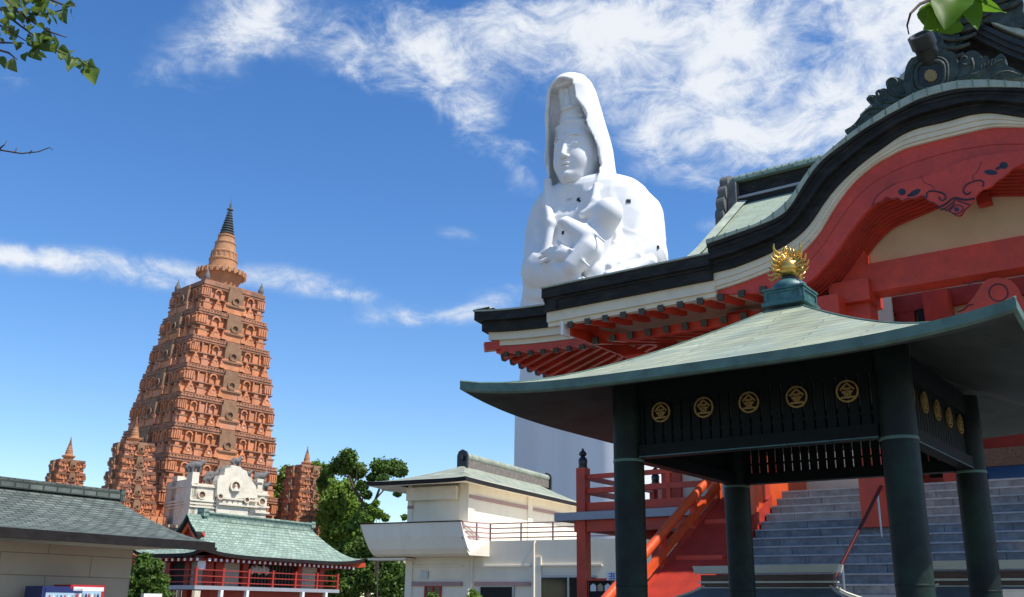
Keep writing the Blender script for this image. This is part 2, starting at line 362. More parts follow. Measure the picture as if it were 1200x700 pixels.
# ================================================================== temple hall
hall = empty('temple_hall', T(2, -4, 0), 'large vermilion temple hall with a curved black-edged gable porch over the stairs', 'temple')
UC = 4.72      # centre line of the curved gable
def curve(pts, n): return [tp(x, y, n) for x, y in pts]
def sample(cv, us):
    xs = [c[0] for c in cv]; ys = [c[1] for c in cv]; return [interp(u, xs, ys) for u in us]
TOP = [(829, 281), (863, 270), (886, 263), (899, 256), (910, 247), (922, 238), (930, 227), (938, 214), (950, 196), (966, 182), (980, 170), (992, 160), (1010, 147), (1026, 136), (1043, 125), (1060, 115.5), (1077, 107), (1100, 100)]
BLK = [(829, 286), (863, 274), (901, 260), (914, 254), (926, 244), (936, 226), (950, 204), (960, 191), (974, 179), (991, 167), (1013, 151), (1043, 133.5), (1077, 116), (1100, 109)]
CRM = [(829, 323), (862, 315), (893, 303), (912, 294), (926, 286), (942, 274), (954, 260), (966, 240), (980, 222), (996, 206), (1013, 191), (1034, 176), (1056, 160), (1077, 151), (1098, 147)]
RED = [(835, 343), (870, 332), (905, 318), (940, 298), (961, 275), (978, 244), (1000, 215), (1026, 193), (1060, 175), (1103, 164)]
BOT = [(838, 346), (900, 345), (950, 334), (978, 303), (996, 276), (1013, 253), (1030, 238), (1051, 229), (1085, 214), (1110, 205)]
def arc(pts, n, us):      # symmetric about UC
    cv = curve(pts, n); vals = []
    for u in us:
        uu = u if u <= UC else 2 * UC - u
        vals.append(interp(uu, [c[0] for c in cv], [c[1] for c in cv]))
    for _ in range(2): vals = [vals[0]] + [(vals[i - 1] + 2 * vals[i] + vals[i + 1]) / 4 for i in range(1, len(vals) - 1)] + [vals[-1]]
    return vals
U0 = -.18; U1 = 2 * UC - U0
us = [lerp(U0, U1, i / 96) for i in range(97)]
def band(m, zt, zb, n0, n1, us_=None, uvs=False):
    us_ = us_ or us
    F = [[T(u, n0, z) for u, z in zip(us_, zt)], [T(u, n0, z) for u, z in zip(us_, zb)]]
    B = [[T(u, n1, z) for u, z in zip(us_, zt)], [T(u, n1, z) for u, z in zip(us_, zb)]]
    acc = [0]
    for i in range(1, len(us_)): acc.append(acc[-1] + (F[0][i] - F[0][i - 1]).length)
    m.grid([F[0], F[1]], lambda i, j: (acc[j], i * .3)); m.grid([B[0], B[1]], None, True)
    m.grid([B[0], F[0]], lambda i, j: (acc[j], i * 1.)); m.grid([F[1], B[1]], None)
    for k in (0, -1): m.face([F[0][k], F[1][k], B[1][k], B[0][k]])
zT = arc(TOP, 2.9, us); zB = arc(BLK, 2.9, us); zC = arc(CRM, 2.62, us); zR = arc(RED, 2.52, us); zO = arc(BOT, 2.42, us)
# curved roof: skin running back from the arc, tiles at the edge
m = MB(); n_t = 110; ut = [lerp(U0, U1, i / n_t) for i in range(n_t + 1)]; zt_ = arc(TOP, 2.9, ut); zb_ = arc(BLK, 2.9, ut)
band(m, zt_, zb_, 2.93, 2.2, ut); kr = m.build('curved_roof_edge', MT['tile_edge'], hall, 40)
m = MB()
for i in range(2, n_t, 3):      # raised seams between the copper tiles
    m.bar(T(ut[i], 2.945, zb_[i]), T(ut[i], 2.945, zt_[i] + .012), .012, .012, NN); m.bar(T(ut[i], 2.94, zt_[i] + .008), T(ut[i], 2.2, zt_[i] + .008), .014, .014)
m.build('tile_seam', MT['pav_edge'], kr)
m = MB(); lay = 7
for k in range(lay):
    f0, f1 = k / lay, (k + 1) / lay
    za = [lerp(b, c, f0) + (0 if k else -.002) for b, c in zip(zB, zC)]; zb2 = [lerp(b, c, f1) + .004 for b, c in zip(zB, zC)]
    nn_ = 2.9 - (.0 if k < 1 else .035 if k < 4 else .16) - .012 * (k % 3)
    band(m, za, zb2, nn_, 2.2)
m.build('black_eave_moulding', MT['black'], hall, 30)
m = MB()
for k, (f0, f1, nn_) in enumerate(((0, .45, 2.66), (.45, .8, 2.63), (.8, 1, 2.59))):
    band(m, [lerp(a, b, f0) for a, b in zip(zC, zR)], [lerp(a, b, f1) + .003 for a, b in zip(zC, zR)], nn_, 2.2)
m.build('cream_eave_board', MT['cream'], hall, 30)
m = MB(); band(m, [z - .002 for z in zR], zO, 2.52, 2.42)
bargeb = m.build('bargeboard', MT['vermilion_board'], hall, 30)
m = MB()
zc_ = [lerp(a, b, .42) for a, b in zip(zR, zO)]
m.tube([T(u, 2.523, z) for u, z in zip(us, zc_) if 1.0 < u < 8.4], .007, 4); m.build('groove_line', MT['darkred'], bargeb)
# stepped inner arches
m = MB(); NS = 8
for k in range(NS):
    n0 = 2.42 - .12 * k; n1 = n0 - .12
    top_ = [z + .3 for z in zO]; dz = .012 + .028 * k
    uin = [u for u in us if 1.05 < u < 2 * UC - 1.05]; zo = [z - dz for u, z in zip(us, zO) if 1.05 < u < 2 * UC - 1.05]; tt = [z + .25 for u, z in zip(us, zO) if 1.05 < u < 2 * UC - 1.05]
    band(m, tt, zo, n0, n1, uin)
m.build('arch_ribs', MT['darkred'], hall, 30)
m = MB()
up_ = [u for u in us if 1.3 < u < 2 * UC - 1.3]; zp = [z + .1 for u, z in zip(us, zO) if 1.3 < u < 2 * UC - 1.3]
band(m, zp, [8.2] * len(up_), 1.36, 1.24, up_); m.build('pediment_panel', MT['pedi'], hall)
# pendant (gegyo): outline traced at its own plane
def poly_px(pts, n, th, m, flip=False):
    q = [tp(x, y, n) for x, y in pts]; m.prism([T(u, n, z) for u, z in q], -NN * th)
def sm(pts, k=2, closed=True):
    for _ in range(k):
        out = []
        n = len(pts)
        for i in range(n if closed else n - 1):
            a, b = pts[i], pts[(i + 1) % n]; out += [(a[0] * .75 + b[0] * .25, a[1] * .75 + b[1] * .25), (a[0] * .25 + b[0] * .75, a[1] * .25 + b[1] * .75)]
        pts = ([pts[0]] + out + [pts[-1]]) if not closed else out
    return pts
GP = [(1086, 208), (1130, 186), (1196, 176), (1206, 180), (1203, 188), (1196, 194), (1188, 196), (1178, 206), (1168, 212), (1160, 220), (1150, 222), (1143, 230), (1138, 240), (1130, 246), (1126, 254), (1118, 252), (1112, 246), (1102, 245), (1096, 238), (1086, 235), (1082, 228), (1072, 233), (1064, 232), (1056, 236), (1052, 231), (1045, 234), (1038, 230), (1034, 236), (1026, 238), (1020, 243), (1030, 226), (1050, 215)]
m = MB(); poly_px(sm(GP, 1), 2.60, .07, m); gg = m.build('gable_pendant', MT['vermilion_board'], bargeb)
m = MB()
def ink(pts, r=.014, n=2.603): 
    q = [tp(x, y, n) for x, y in sm(pts, 2, False)]; m.tube([T(u, n, z) for u, z in q], r if not isinstance(r, tuple) else [lerp(r[0], r[1], i / (len(q) - 1)) for i in range(len(q))], 5)
def blob(cx, cy, rx, ry, ang=0, n=2.605):
    c, s = math.cos(ang), math.sin(ang); q = [tp(cx + rx * math.cos(t) * c - ry * math.sin(t) * s, cy + rx * math.cos(t) * s + ry * math.sin(t) * c, n) for t in [k * PI / 7 for k in range(14)]]
    m.prism([T(u, n, z) for u, z in q], -NN * .01)
ink([(1086, 232), (1086, 225), (1094, 223.5), (1107, 227), (1109, 233), (1103, 236), (1100, 231)], .016)
ink([(1152, 219), (1153, 213), (1146, 211), (1132, 216), (1128, 224), (1133, 229), (1138, 225)], .016)
ink([(1098, 244), (1108, 240), (1118, 231), (1130, 235), (1142, 233)], .02); ink([(1102, 247), (1112, 242), (1119, 235)], .013); ink([(1136, 240), (1127, 237), (1120, 234)], .013); ink([(1108, 248), (1114, 244), (1119, 238)], .012)
ink([(1112, 248), (1121, 239), (1131, 244), (1122, 252), (1112, 248)], .01)
blob(1121, 245.5, 3, 2.6, .5); blob(1057, 225, 4.5, 4); blob(1072, 226, 7.5, 3.2, -.5); blob(1066, 229, 3.5, 1.6, -.2); blob(1161, 202, 8, 3, .1); blob(1176, 194, 5, 4.2, 0); blob(1170, 197, 4, 1.8, -.4)
ink([(1079, 206), (1083, 215), (1092, 217), (1095, 222)], .005); ink([(1150, 190), (1146, 201), (1139, 206), (1141, 211)], .005)
ink(GP[12:] , .007, 2.604)
m.build('painted_scroll', MT['ink'], gg)
m = MB(); poly_px([(1145, 240), (1161, 236), (1158, 224), (1143, 228)], 1.75, .25, m); m.build('beam_end', MT['darkred'], hall)

# porch wings (straight eave either side of the arc)
def wing(u0, u1, zt0, zt1, sgn):
    seg = 16; uu = [lerp(u0, u1, i / seg) for i in range(seg + 1)]; f = lambda a, b: [lerp(a, b, i / seg) for i in range(seg + 1)]
    rt = f(zt0, zt1)
    m = MB(); band(m, rt, [z - .035 for z in rt], 2.92, 1.2, uu); m.build('roof_covering', MT['tile_edge'], hall)
    m = MB(); band(m, [z - .037 for z in rt], [z - .27 for z in rt], 2.88, 1.2, uu); band(m, [z - .27 for z in rt], [z - .33 for z in rt], 2.8, 1.2, uu); band(m, [z - .33 for z in rt], [z - .56 for z in rt], 2.76, 1.2, uu); m.build('black_eave_moulding', MT['black'], hall)
    m = MB(); band(m, [z - .56 for z in rt], [z - .80 for z in rt], 2.66, 2.45, uu); band(m, [z - .80 for z in rt], [z - .90 for z in rt], 2.60, 2.45, uu); m.build('cream_eave_board', MT['cream'], hall)
    return rt
a_, b_ = tp(634, 337, 2.9), tp(829, 296, 2.9)
wing(a_[0], U0 + .02, a_[1], b_[1], 1); wing(2 * UC - U0 - .02, 2 * UC - a_[0], b_[1], a_[1], -1)
def wz(u):       # underside level of the left wing
    return lerp(a_[1], b_[1], (u - a_[0]) / (U0 - a_[0]))
uL = a_[0]
# end of the wing: side mouldings running back
m = MB(); tbox(m, uL + .03, uL + .35, -1.2, 2.86, wz(uL) - .27, wz(uL) - .04); tbox(m, uL + .12, uL + .35, -1.2, 2.8, wz(uL) - .56, wz(uL) - .27); m.build('black_eave_return', MT['black'], hall)
m = MB(); tbox(m, uL + .3, uL + .42, -.8, 2.62, wz(uL) - .92, wz(uL) - .56); m.build('cream_eave_return', MT['cream'], hall)
m = MB(); tbox(m, uL + .38, uL + .45, 2.3, 2.64, wz(uL) - 1.16, wz(uL) - .82); m.build('white_end_board', MT['whitewood'], hall)
# soffit boards and rafters of the porch wing
m = MB(); m.hexa([T(uL + .4, 2.5, wz(uL) - .84), T(U0 + 1.4, 2.5, wz(U0 + 1.4) - .84), T(U0 + 1.4, -2, wz(U0 + 1.4) - .35), T(uL + .36, -2, wz(uL) - .35)], [T(uL + .4, 2.5, wz(uL) - .80), T(U0 + 1.4, 2.5, wz(U0 + 1.4) - .80), T(U0 + 1.4, -2, wz(U0 + 1.4) - .31), T(uL + .36, -2, wz(uL) - .31)]); m.build('soffit_boards', MT['cream'], hall)
nr = 11
for k in range(nr):
    u = uL + .62 + k * .47
    zb = wz(u) - .93
    m = MB(); m.bar(T(u, 2.56, zb), T(u, 1.45, zb + .16), .13, .13); rf = m.build('flying_rafter', MT['vermilion'], hall)
    m = MB(); m.bar(T(u, 2.62, zb - .008), T(u, 2.55, zb), .14, .14); m.build('rafter_cap', MT['metal_cap'], rf)
    m = MB(); m.bar(T(u + .1, 1.62, zb - .20), T(u + .1, -1.5, zb + .45), .14, .15); rf = m.build('base_rafter', MT['vermilion'], hall)
    m = MB(); m.bar(T(u + .1, 1.68, zb - .213), T(u + .1, 1.61, zb - .2), .15, .16); m.build('rafter_cap', MT['metal_cap'], rf)
m = MB()
zz = wz(uL) - 1.0
pts = [(uL + .5, zz + .12), (uL + .9, zz - .10), (uL + 1.4, zz - .22), (U0 + 1.3, wz(U0 + 1.3) - 1.22)]
for i in range(3):
    (ua, za), (ub, zb) = pts[i], pts[i + 1]
    m.prism([T(ua, 1.52, za), T(ub, 1.52, zb), T(ub, 1.52, zb + .2), T(ua, 1.52, za + .2)], -NN * .14)
m.build('rafter_fascia', MT['vermilion'], hall)
m = MB(); tbox(m, uL + .43, uL + .5, -1.5, 2.35, wz(uL) - 1.12, wz(uL) - .78); m.build('side_fascia', MT['vermilion'], hall)
m = MB(); tbox(m, uL + .9, U0 + 1.6, .2, .5, 7.15, 7.5); m.build('purlin_beam', MT['vermilion'], hall)
m = MB(); tbox(m, -3.5, U0 + 2.4, -1.95, -1.85, 4.06, 8.9); m.build('side_wall_panel', MT['cream'], hall)

# columns and beams
def column(u, n, z0, z1, s=.27):
    m = MB(); tbox(m, u - s, u + s, n - s, n + s, z0, z1); c = m.build('column', MT['vermilion'], hall)
    m = MB(); tbox(m, u - s - .02, u + s + .02, n - s - .02, n + s + .02, z0, z0 + .3); return c
for u, n, z0, z1 in ((2.46, 1.44, 3.1, 8.6), (2 * UC - 2.46, 1.44, 3.1, 8.6), (-.38, .7, 2.6, 8.0), (2 * UC + .38, .7, 2.6, 8.0), (-3.6, -2, 3.78, 9.0), (-1.1, -2, 3.78, 8.6), (3.2, -2.1, 4.06, 8.6), (6.3, -2.1, 4.06, 8.6), (10.6, -2, 3.78, 9), (13.0, -2, 3.78, 9.0)): column(u, n, z0, z1)
m = MB(); tbox(m, 2.2, 2 * UC - 2.2, 1.16, 1.7, 7.70, 8.30); m.build('tie_beam', MT['vermilion'], hall)
for q in ((-.4, 2.3), (2 * UC - 2.3, 2 * UC + .4)):
    m = MB(); tbox(m, q[0], q[1], .5, 1.0, 7.3, 7.75); m.build('side_tie_beam', MT['darkred'], hall)
m = MB(); tbox(m, 1.35, 2.3, .9, 2.3, 7.2, 7.6); tbox(m, 2.0, 2.8, 1.0, 1.9, 7.5, 7.95); m.build('bracket_arm', MT['vermilion'], hall)
# inner wall behind the porch
m = MB(); tbox(m, -1.0, 11, -2.6, -2.4, 6.4, 9.4); m.build('upper_wall', MT['pedi'], hall)
m = MB()
for z0, z1 in ((6.3, 6.6), (7.55, 7.7), (8.3, 8.7)): tbox(m, -1.0, 11, -2.4, -2.2, z0, z1)
for u in (-.2, 1.35, 2.2, 4.35, 5.2, 7.2, 8.4): tbox(m, u, u + .42, -2.4, -2.22, 6.6, 8.3)
m.build('wall_framing', MT['darkred'], hall)
m = MB(); tbox(m, 2.7, 2.86, -2.38, -2.15, 6.65, 8.3); tbox(m, 2.86, 4.5, -2.38, -2.15, 7.12, 7.3); tbox(m, -1, 11, -5.2, -5.0, 4.06, 6.4); m.build('dark_frame', MT['dark'], hall)
m = MB(); tbox(m, 2.4, 9, 1.9, 2.0, 5.95, 6.15); m.build('lower_tie_rod', MT['darkred'], hall)
# frog-leg strut with round boss
m = MB(); q = [(1128, 362), (1140, 350), (1148, 338), (1152, 330), (1165, 325), (1182, 327), (1192, 335), (1198, 350), (1215, 362), (1222, 372), (1120, 378)]
poly_px(sm(q, 1), 1.72, .14, m); fg = m.build('carved_strut', MT['vermilion'], hall)
m = MB(); q = [tp(1170 + 11 * math.cos(t * PI / 12), 343 + 10 * math.sin(t * PI / 12), 1.73) for t in range(25)]; m.tube([T(u, 1.725, z) for u, z in q], .012, 5); m.build('painted_ring', MT['ink'], fg); m = MB(); ink([(1122, 366), (1130, 363), (1134, 358), (1140, 357)], .012, 1.73); m.build('painted_scroll', MT['ink'], fg); m = MB(); ink([(1128, 331), (1136, 334), (1143, 329), (1150, 331), (1156, 326)], .01, 1.73); m.build('painted_scroll', MT['ink'], fg)

# ground-floor front at the stair head
m = MB(); tbox(m, -1, 11, -3.1, -2.9, tp(1172, 544, -3)[1], 6.3); m.build('lintel', MT['darkred'], hall)
zL0, zL1 = tp(1172, 546, -1.9)[1], tp(1172, 526, -1.9)[1]
m = MB(); tbox(m, 3.3, 11, -2.0, -1.9, zL0, zL1 + .02); tbox(m, 3.3, 11, -2.0, -1.9, zL1 + .02, 6.4) if 0 else None; m.build('patterned_lintel', MT['brown_lattice'], hall)
m = MB(); tbox(m, 3.62, 7.5, -3.02, -2.98, 4.07, tp(1172, 544, -3)[1]); m.build('blue_curtain', MT['bluepaint'], hall)
m = MB()
for k in range(9): tbox(m, -.6 + k * .48, -.5 + k * .48, -3.0, -2.88, 4.06, 5.5)
tbox(m, -.7, 3.3, -2.98, -2.9, 4.35, 4.5); tbox(m, -.7, 3.3, -2.98, -2.9, 5.0, 5.12); m.build('front_lattice', MT['vermilion'], hall)
m = MB(); tbox(m, -4, 13, -5.0, -2.2, 3.5, 4.05); m.build('floor', MT['slab'], hall)

# main roof: eave with corner at the far left
ML, MN = -8.75, 0.; MZ = 9.62
def mz_front(u): return MZ - .30 * (1 - math.exp(-(u - ML) / 1.8)) 
def mz_side(d): return MZ - .26 * (1 - math.exp(-d / 1.8))
def estrip(name, matn, dz0, dz1, inset, depth):
    m = MB(); k = 20
    uu = [ML + inset + (4.9 - inset) * (i / k) ** 1.3 for i in range(k + 1)]
    zt = [mz_front(u) + dz0 for u in uu]; zb = [mz_front(u) + dz1 for u in uu]
    band(m, zt, zb, MN - inset, MN - inset - depth, uu)
    dd = [inset + (11 - inset) * (i / k) ** 1.3 for i in range(k + 1)]
    A = [T(ML + inset, MN - d, mz_side(d) + dz0) for d in dd]; B = [T(ML + inset, MN - d, mz_side(d) + dz1) for d in dd]
    A2 = [p + U * depth for p in A]; B2 = [p + U * depth for p in B]
    m.grid([A, B]); m.grid([A2, B2], None, True); m.grid([A2, A]); m.grid([B, B2])
    return m.build(name, MT[matn], hall)
estrip('roof_edge', 'tile_edge', .03, -.015, -.03, .6); estrip('black_eave_moulding', 'black', -.016, -.27, 0, .7); estrip('black_eave_moulding', 'black', -.27, -.56, .16, .6)
estrip('cream_eave_board', 'cream', -.56, -.78, .30, .3); estrip('cream_eave_board', 'cream', -.78, -.92, .42, .3)
estrip('eave_fascia', 'vermilion', -.93, -1.14, .46, .12)
# hip tail beam poking out at the corner
m = MB(); m.bar(T(ML + .22, MN - .22, MZ - 1.05), T(ML + 3.6, MN - 3.6, MZ - .35), .26, .24); m.build('hip_rafter', MT['vermilion'], hall)
m = MB(); m.hexa([T(ML + .5, -.5, MZ - 1.08), T(ML + 5.2, -.5, MZ - 1.2), T(ML + 5.2, -5.2, MZ + .35), T(ML + 5.2, -5.2, MZ + .35)], [T(ML + .5, -.5, MZ - 1.0), T(ML + 5.2, -.5, MZ - 1.12), T(ML + 5.2, -5.2, MZ + .45), T(ML + 5.2, -5.2, MZ + .45)])
m.hexa([T(ML + .5, -.5, MZ - 1.08), T(ML + .5, -11, MZ - 1.2), T(ML + 5.2, -11, MZ + .35), T(ML + 5.2, -5.2, MZ + .35)], [T(ML + .5, -.5, MZ - 1.0), T(ML + .5, -11, MZ - 1.12), T(ML + 5.2, -11, MZ + .45), T(ML + 5.2, -5.2, MZ + .45)])
m.build('soffit_boards', MT['cream'], hall)
for k in range(19):      # side rafters, two tiers
    d = .85 + k * .42
    if d > 9: break
    z0 = mz_side(d) - 1.16; ui = ML + .55 + min(4.6, d * .95)
    m = MB(); m.bar(T(ML + .48, -d, z0), T(max(ui - .3, ML + 1.0), -d - .0, z0 + .33 * (max(ui - .3, ML + 1.0) - ML - .48)), .15, .15); rf = m.build('side_rafter', MT['vermilion'], hall)
    m = MB(); m.bar(T(ML + .40, -d, z0 - .02), T(ML + .48, -d, z0), .16, .16); m.build('rafter_cap', MT['metal_cap'], rf)
    if d > 3.2:
        m = MB(); m.bar(T(ML + 2.6, -d - .2, z0 + .42), T(ML + 5.0, -d - .2, z0 + 1.2), .15, .15); m.build('inner_rafter', MT['vermilion'], hall)
for k in range(9):
    u = ML + .8 + k * .42; z0 = mz_front(u) - 1.16
    m = MB(); m.bar(T(u, -.52, z0), T(u, -.52 - min(4, .3 + (u - ML) * .9), z0 + .3 * min(4, .3 + (u - ML) * .9)), .13, .13); rf = m.build('front_rafter', MT['vermilion'], hall)
    m = MB(); m.bar(T(u, -.44, z0 - .02), T(u, -.52, z0), .14, .14); m.build('rafter_cap', MT['metal_cap'], rf)
# gabled upper roof with its verge, ridge and end ornament
prof = [(0, 9.3), (-1.2, 9.85), (-2.5, 10.6), (-3.6, 11.35), (-4.6, 12.15), (-5.6, 12.95), (-6.4, 13.6), (-7.0, 14.05)]
def pz(n): return interp(-n, [-a for a, b in prof], [b for a, b in prof])
VU = -3.52; nrow = 24
rows = [[T(lerp(VU, 13, j / 10), lerp(0, -7, i / nrow), pz(lerp(0, -7, i / nrow))) for j in range(11)] for i in range(nrow + 1)]
m = MB(); m.sheet(rows[6:], -Z * .12, lambda i, j: (j * 1.65, i * .37)); m.build('roof_covering', MT['main_roof'], hall, 30)
# hipped skirt at the left (low pitch) down to the corner
m = MB(); hz = 10.7
cA_, cB_ = T(ML + .05, -.05, MZ + .0), T(VU, -5.0, 10.9)
F_, G_ = [], []
for i in range(9):
    t = i / 8; n = -.05 - 4.95 * t; z = MZ - .04 + 1.25 * t ** 1.5
    uu0 = ML + .05 + (VU - ML) * t
    F_.append([T(lerp(uu0, 0, j / 8), n, min(z, MZ + 1.2) - .28 * (1 - math.exp(-max(0, lerp(uu0, 0, j / 8) - ML) / 1.8)) * (1 - t)) for j in range(9)])
    G_.append([T(uu0, lerp(n, -14, j / 8), z - .24 * (1 - math.exp(-(abs(lerp(n, -14, j / 8))) / 1.8)) * (1 - t)) for j in range(9)])
m.grid(F_, lambda i, j: (j * .5, i * .6), True); m.grid(G_, lambda i, j: (j * 1.2, i * .6)); m.build('hip_skirt', MT['main_roof'], hall, 40)
m = MB(); m.grid([[T(VU, lerp(-7, -2, i / 10), pz(lerp(-7, -2, i / 10)) + dz) for i in range(11)] for dz in (.16, -.18)]); m.grid([[T(VU + .0, lerp(-7, -2, i / 10), pz(lerp(-7, -2, i / 10)) + .16) for i in range(11)], [T(VU + .3, lerp(-7, -2, i / 10), pz(lerp(-7, -2, i / 10)) + .10) for i in range(11)]]); m.build('verge', MT['tile_edge'], hall)
m = MB(); tbox(m, VU - .02, 13, -7.5, -7.0, 13.9, 14.25); tbox(m, VU - .0, 13, -7.45, -7.08, 14.33, 14.85); rd = m.build('ridge', MT['black'], hall)
m = MB(); tbox(m, VU - .02, 13, -7.47, -6.95, 14.25, 14.33); m.build('ridge_rail', MT['slab'], rd)
m = MB(); m.lathe(T(VU - .45, -7.25, 14.98), [(.20, 0), (.20, 16.4)], 14, U); tbox(m, VU - .4, 13, -7.6, -6.9, 14.84, 14.95); m.build('ridge_cap', MT['gate_roof'], rd, 40)
for uu in (1.0 - 1.9,): 
    m = MB(); m.lathe(T(uu - .1, -7.07, 14.58), [(.11, 0), (.11, .03)], 10, NN); m.build('ridge_crest', MT['crest'], rd)
m = MB()
for k, (dz, r) in enumerate(((.55, .3), (.2, .34), (-.2, .36), (-.6, .30))):
    m.lathe(T(VU - .38 - .05 * k, -7.05 + .05 * k, 14.3 + dz), [(r * .3, -.16), (r, -.14), (r, .14), (r * .3, .16)], 14, U)
tbox(m, VU - .3, VU, -7.3, -6.8, 13.4, 14.8); tbox(m, VU - .62, VU - .3, -6.9, -6.5, 13.1, 13.5); m.build('ridge_end_ornament', MT['grey_stone'], hall, 30)

# ornament on top of the curved gable
on = MB(); NO = 2.75
poly_px([(1058, 101), (1061, 80), (1064, 73), (1068, 68), (1084, 62), (1105, 58), (1117, 61), (1121, 68), (1124, 84), (1118, 94), (1108, 99), (1080, 107), (1062, 113)], NO, .45, on)
orn = on.build('gable_ornament', MT['oni'], hall)
m = MB()
def rring(cx, cy, rx, ry, r, n, pw=3.):
    q = []
    for k in range(41):
        t = 2 * PI * k / 40; c, s = math.cos(t), math.sin(t); q.append(tp(cx + rx * math.copysign(abs(c) ** (2 / pw), c), cy + ry * math.copysign(abs(s) ** (2 / pw), s) - .12 * rx * c, n))
    m.tube([T(u, n, z) for u, z in q], r, 7)
rring(1090, 88, 17, 16, .04, NO + .02); rring(1090, 88, 21, 20, .028, NO + .01)
m.build('frame_ring', MT['oni'], orn, 60)
m = MB(); q = [tp(1090 + 15 * math.cos(k * PI / 10), 88 + 14 * math.sin(k * PI / 10), NO + .012) for k in range(20)]; m.prism([T(u, NO + .012, z) for u, z in q], -NN * .01); m.build('dark_field', MT['oni_dark'], orn)
m = MB(); q = [tp(1090.5 + (7 + (k % 2) * .9) * math.cos(k * PI / 12), 88.5 + (6.6 + (k % 2) * .9) * math.sin(k * PI / 12), NO + .05) for k in range(24)]; m.prism([T(u, NO + .05, z) for u, z in q], -NN * .04)
m.build('flower_crest', MT['crest'], orn)
def wave(pts, n, th, m): poly_px(pts, n, th, m)
wv = MB()
wave(sm([(1060, 112), (1062, 98), (1056, 92), (1046, 90), (1038, 94), (1038, 101), (1043, 105), (1034, 103), (1029, 107), (1031, 113), (1024, 111), (1016, 112), (1018, 119), (1024, 125), (1015, 129), (1008, 139), (1000, 149), (989, 153), (992, 158), (1010, 148), (1040, 130), (1070, 113)], 1), 2.72, .22, wv)
wave(sm([(1118, 95), (1121, 76), (1128, 64), (1139, 58), (1150, 63), (1149, 69), (1156, 64), (1160, 72), (1168, 66), (1173, 62), (1178, 66), (1178, 76), (1188, 80), (1205, 90), (1180, 93), (1150, 96), (1120, 104)], 1), 2.72, .22, wv)
wb = wv.build('wave_carving', MT['oni'], orn)
m = MB()
def rib(pts, r=(.035, .008), n=2.725):
    q = [tp(x, y, n) for x, y in sm(pts, 3, False)]; m.tube([T(u, n, z) for u, z in q], [lerp(r[0], r[1], i / (len(q) - 1)) for i in range(len(q))], 6)
def spiral(cx, cy, r0, t0, turns, tail, r=(.034, .01)):
    pts = [(cx + r0 * (1 - .85 * k / 14) * math.cos(t0 + turns * 2 * PI * k / 14), cy + r0 * (1 - .85 * k / 14) * math.sin(t0 + turns * 2 * PI * k / 14)) for k in range(15)]
    rib(tail + pts, r)
spiral(1047, 98, 7.5, PI * 1.0, 1.2, [(1064, 112), (1050, 114), (1042, 108)]); spiral(1032, 110, 5, PI, 1.0, [(1062, 116), (1044, 121), (1032, 118)]); spiral(1021, 117, 4.5, PI, .9, [(1058, 120), (1036, 127), (1024, 124)])
rib([(1052, 123), (1034, 127), (1020, 126), (1010, 135), (1001, 147), (990, 153)]); rib([(1046, 127), (1030, 131), (1018, 133), (1010, 142)]); rib([(1060, 108), (1054, 108), (1050, 104)]); rib([(1064, 104), (1058, 103), (1054, 98)])
m.build('carved_rib', MT['oni'], wb, 60); m = MB()
spiral(1131, 70, 8, -PI * .1, 1.25, [(1120, 98), (1134, 92), (1142, 80)]); 
for k in range(7):
    rib([(1122, 100 - k * 1.2), (1138 + k * 2, 98 - k * 2.2), (1150 + k * 3.2, 90 - k * 3), (1150 + k * 4.2, 72 - k * 1.0 + abs(k - 3) * 1.5)], (.032, .012))
rib([(1150, 96), (1165, 88), (1180, 82), (1196, 88)]); rib([(1160, 95), (1172, 90), (1186, 89)], (.025, .01))
m.build('carved_rib', MT['oni'], wb, 60)
cA2, cB2 = tp(1079, 45, 3.0), tp(1094, 70, 2.6)
m = MB(); p0, p1 = T(cA2[0], 3.05, cA2[1] + .06), T(cB2[0], 2.35, cB2[1] - .35); ax = (p0 - p1).normalized(); Lc = (p0 - p1).length
m.lathe(p1, [(.19, 0), (.20, Lc * .7), (.215, Lc * .72), (.235, Lc * .75), (.235, Lc), (.19, Lc), (.17, Lc - .05)], 24, ax); m.build('ridge_cylinder', MT['oni_dark'], orn, 50)
# small gable behind, above the porch
NG = -1.6; ga = tp(1131, 20, NG)
m = MB()
prf = [(0, 0), (.35, -.40), (.8, -.86), (1.3, -1.30), (1.9, -1.75), (2.5, -2.15)]
for sg in (-1, 1):
    for (a, za), (b, zb) in zip(prf[:-1], prf[1:]):
        for th, z0, n0 in ((.0, -.03, .28), (.0, -.18, .2), (.0, -.33, .1)):
            m.prism([T(ga[0] + sg * a, NG + n0, ga[1] + za + z0), T(ga[0] + sg * b, NG + n0, ga[1] + zb + z0), T(ga[0] + sg * b, NG + n0, ga[1] + zb + z0 - .15), T(ga[0] + sg * a, NG + n0, ga[1] + za + z0 - .15)], -NN * .6)
m.build('upper_gable_board', MT['oni_dark'], hall)
m = MB(); rows = []
for sg in (-1, 1):
    rows = [[T(ga[0] + sg * (a + .06), NG + .34 - 5 * j / 6, ga[1] + za + .03) for j in range(7)] for a, za in prf]
    m.sheet(rows, Z * .17, lambda i, j: (j * .8, i * .9))
m.build('upper_gable_roof', MT['tile_edge'], hall)
m = MB()
for sg in (-1, 1):
    for i, ((a, za), (b, zb)) in enumerate(zip(prf[:-1], prf[1:])):
        for t in (0, .25, .5, .75):
            uu = ga[0] + sg * (lerp(a, b, t) + .06); z_ = ga[1] + lerp(za, zb, t) + .205
            m.bar(T(uu, NG + .345, z_), T(uu, NG - .6, z_), .02, .02)
m.build('tile_seam', MT['pav_edge'], hall)
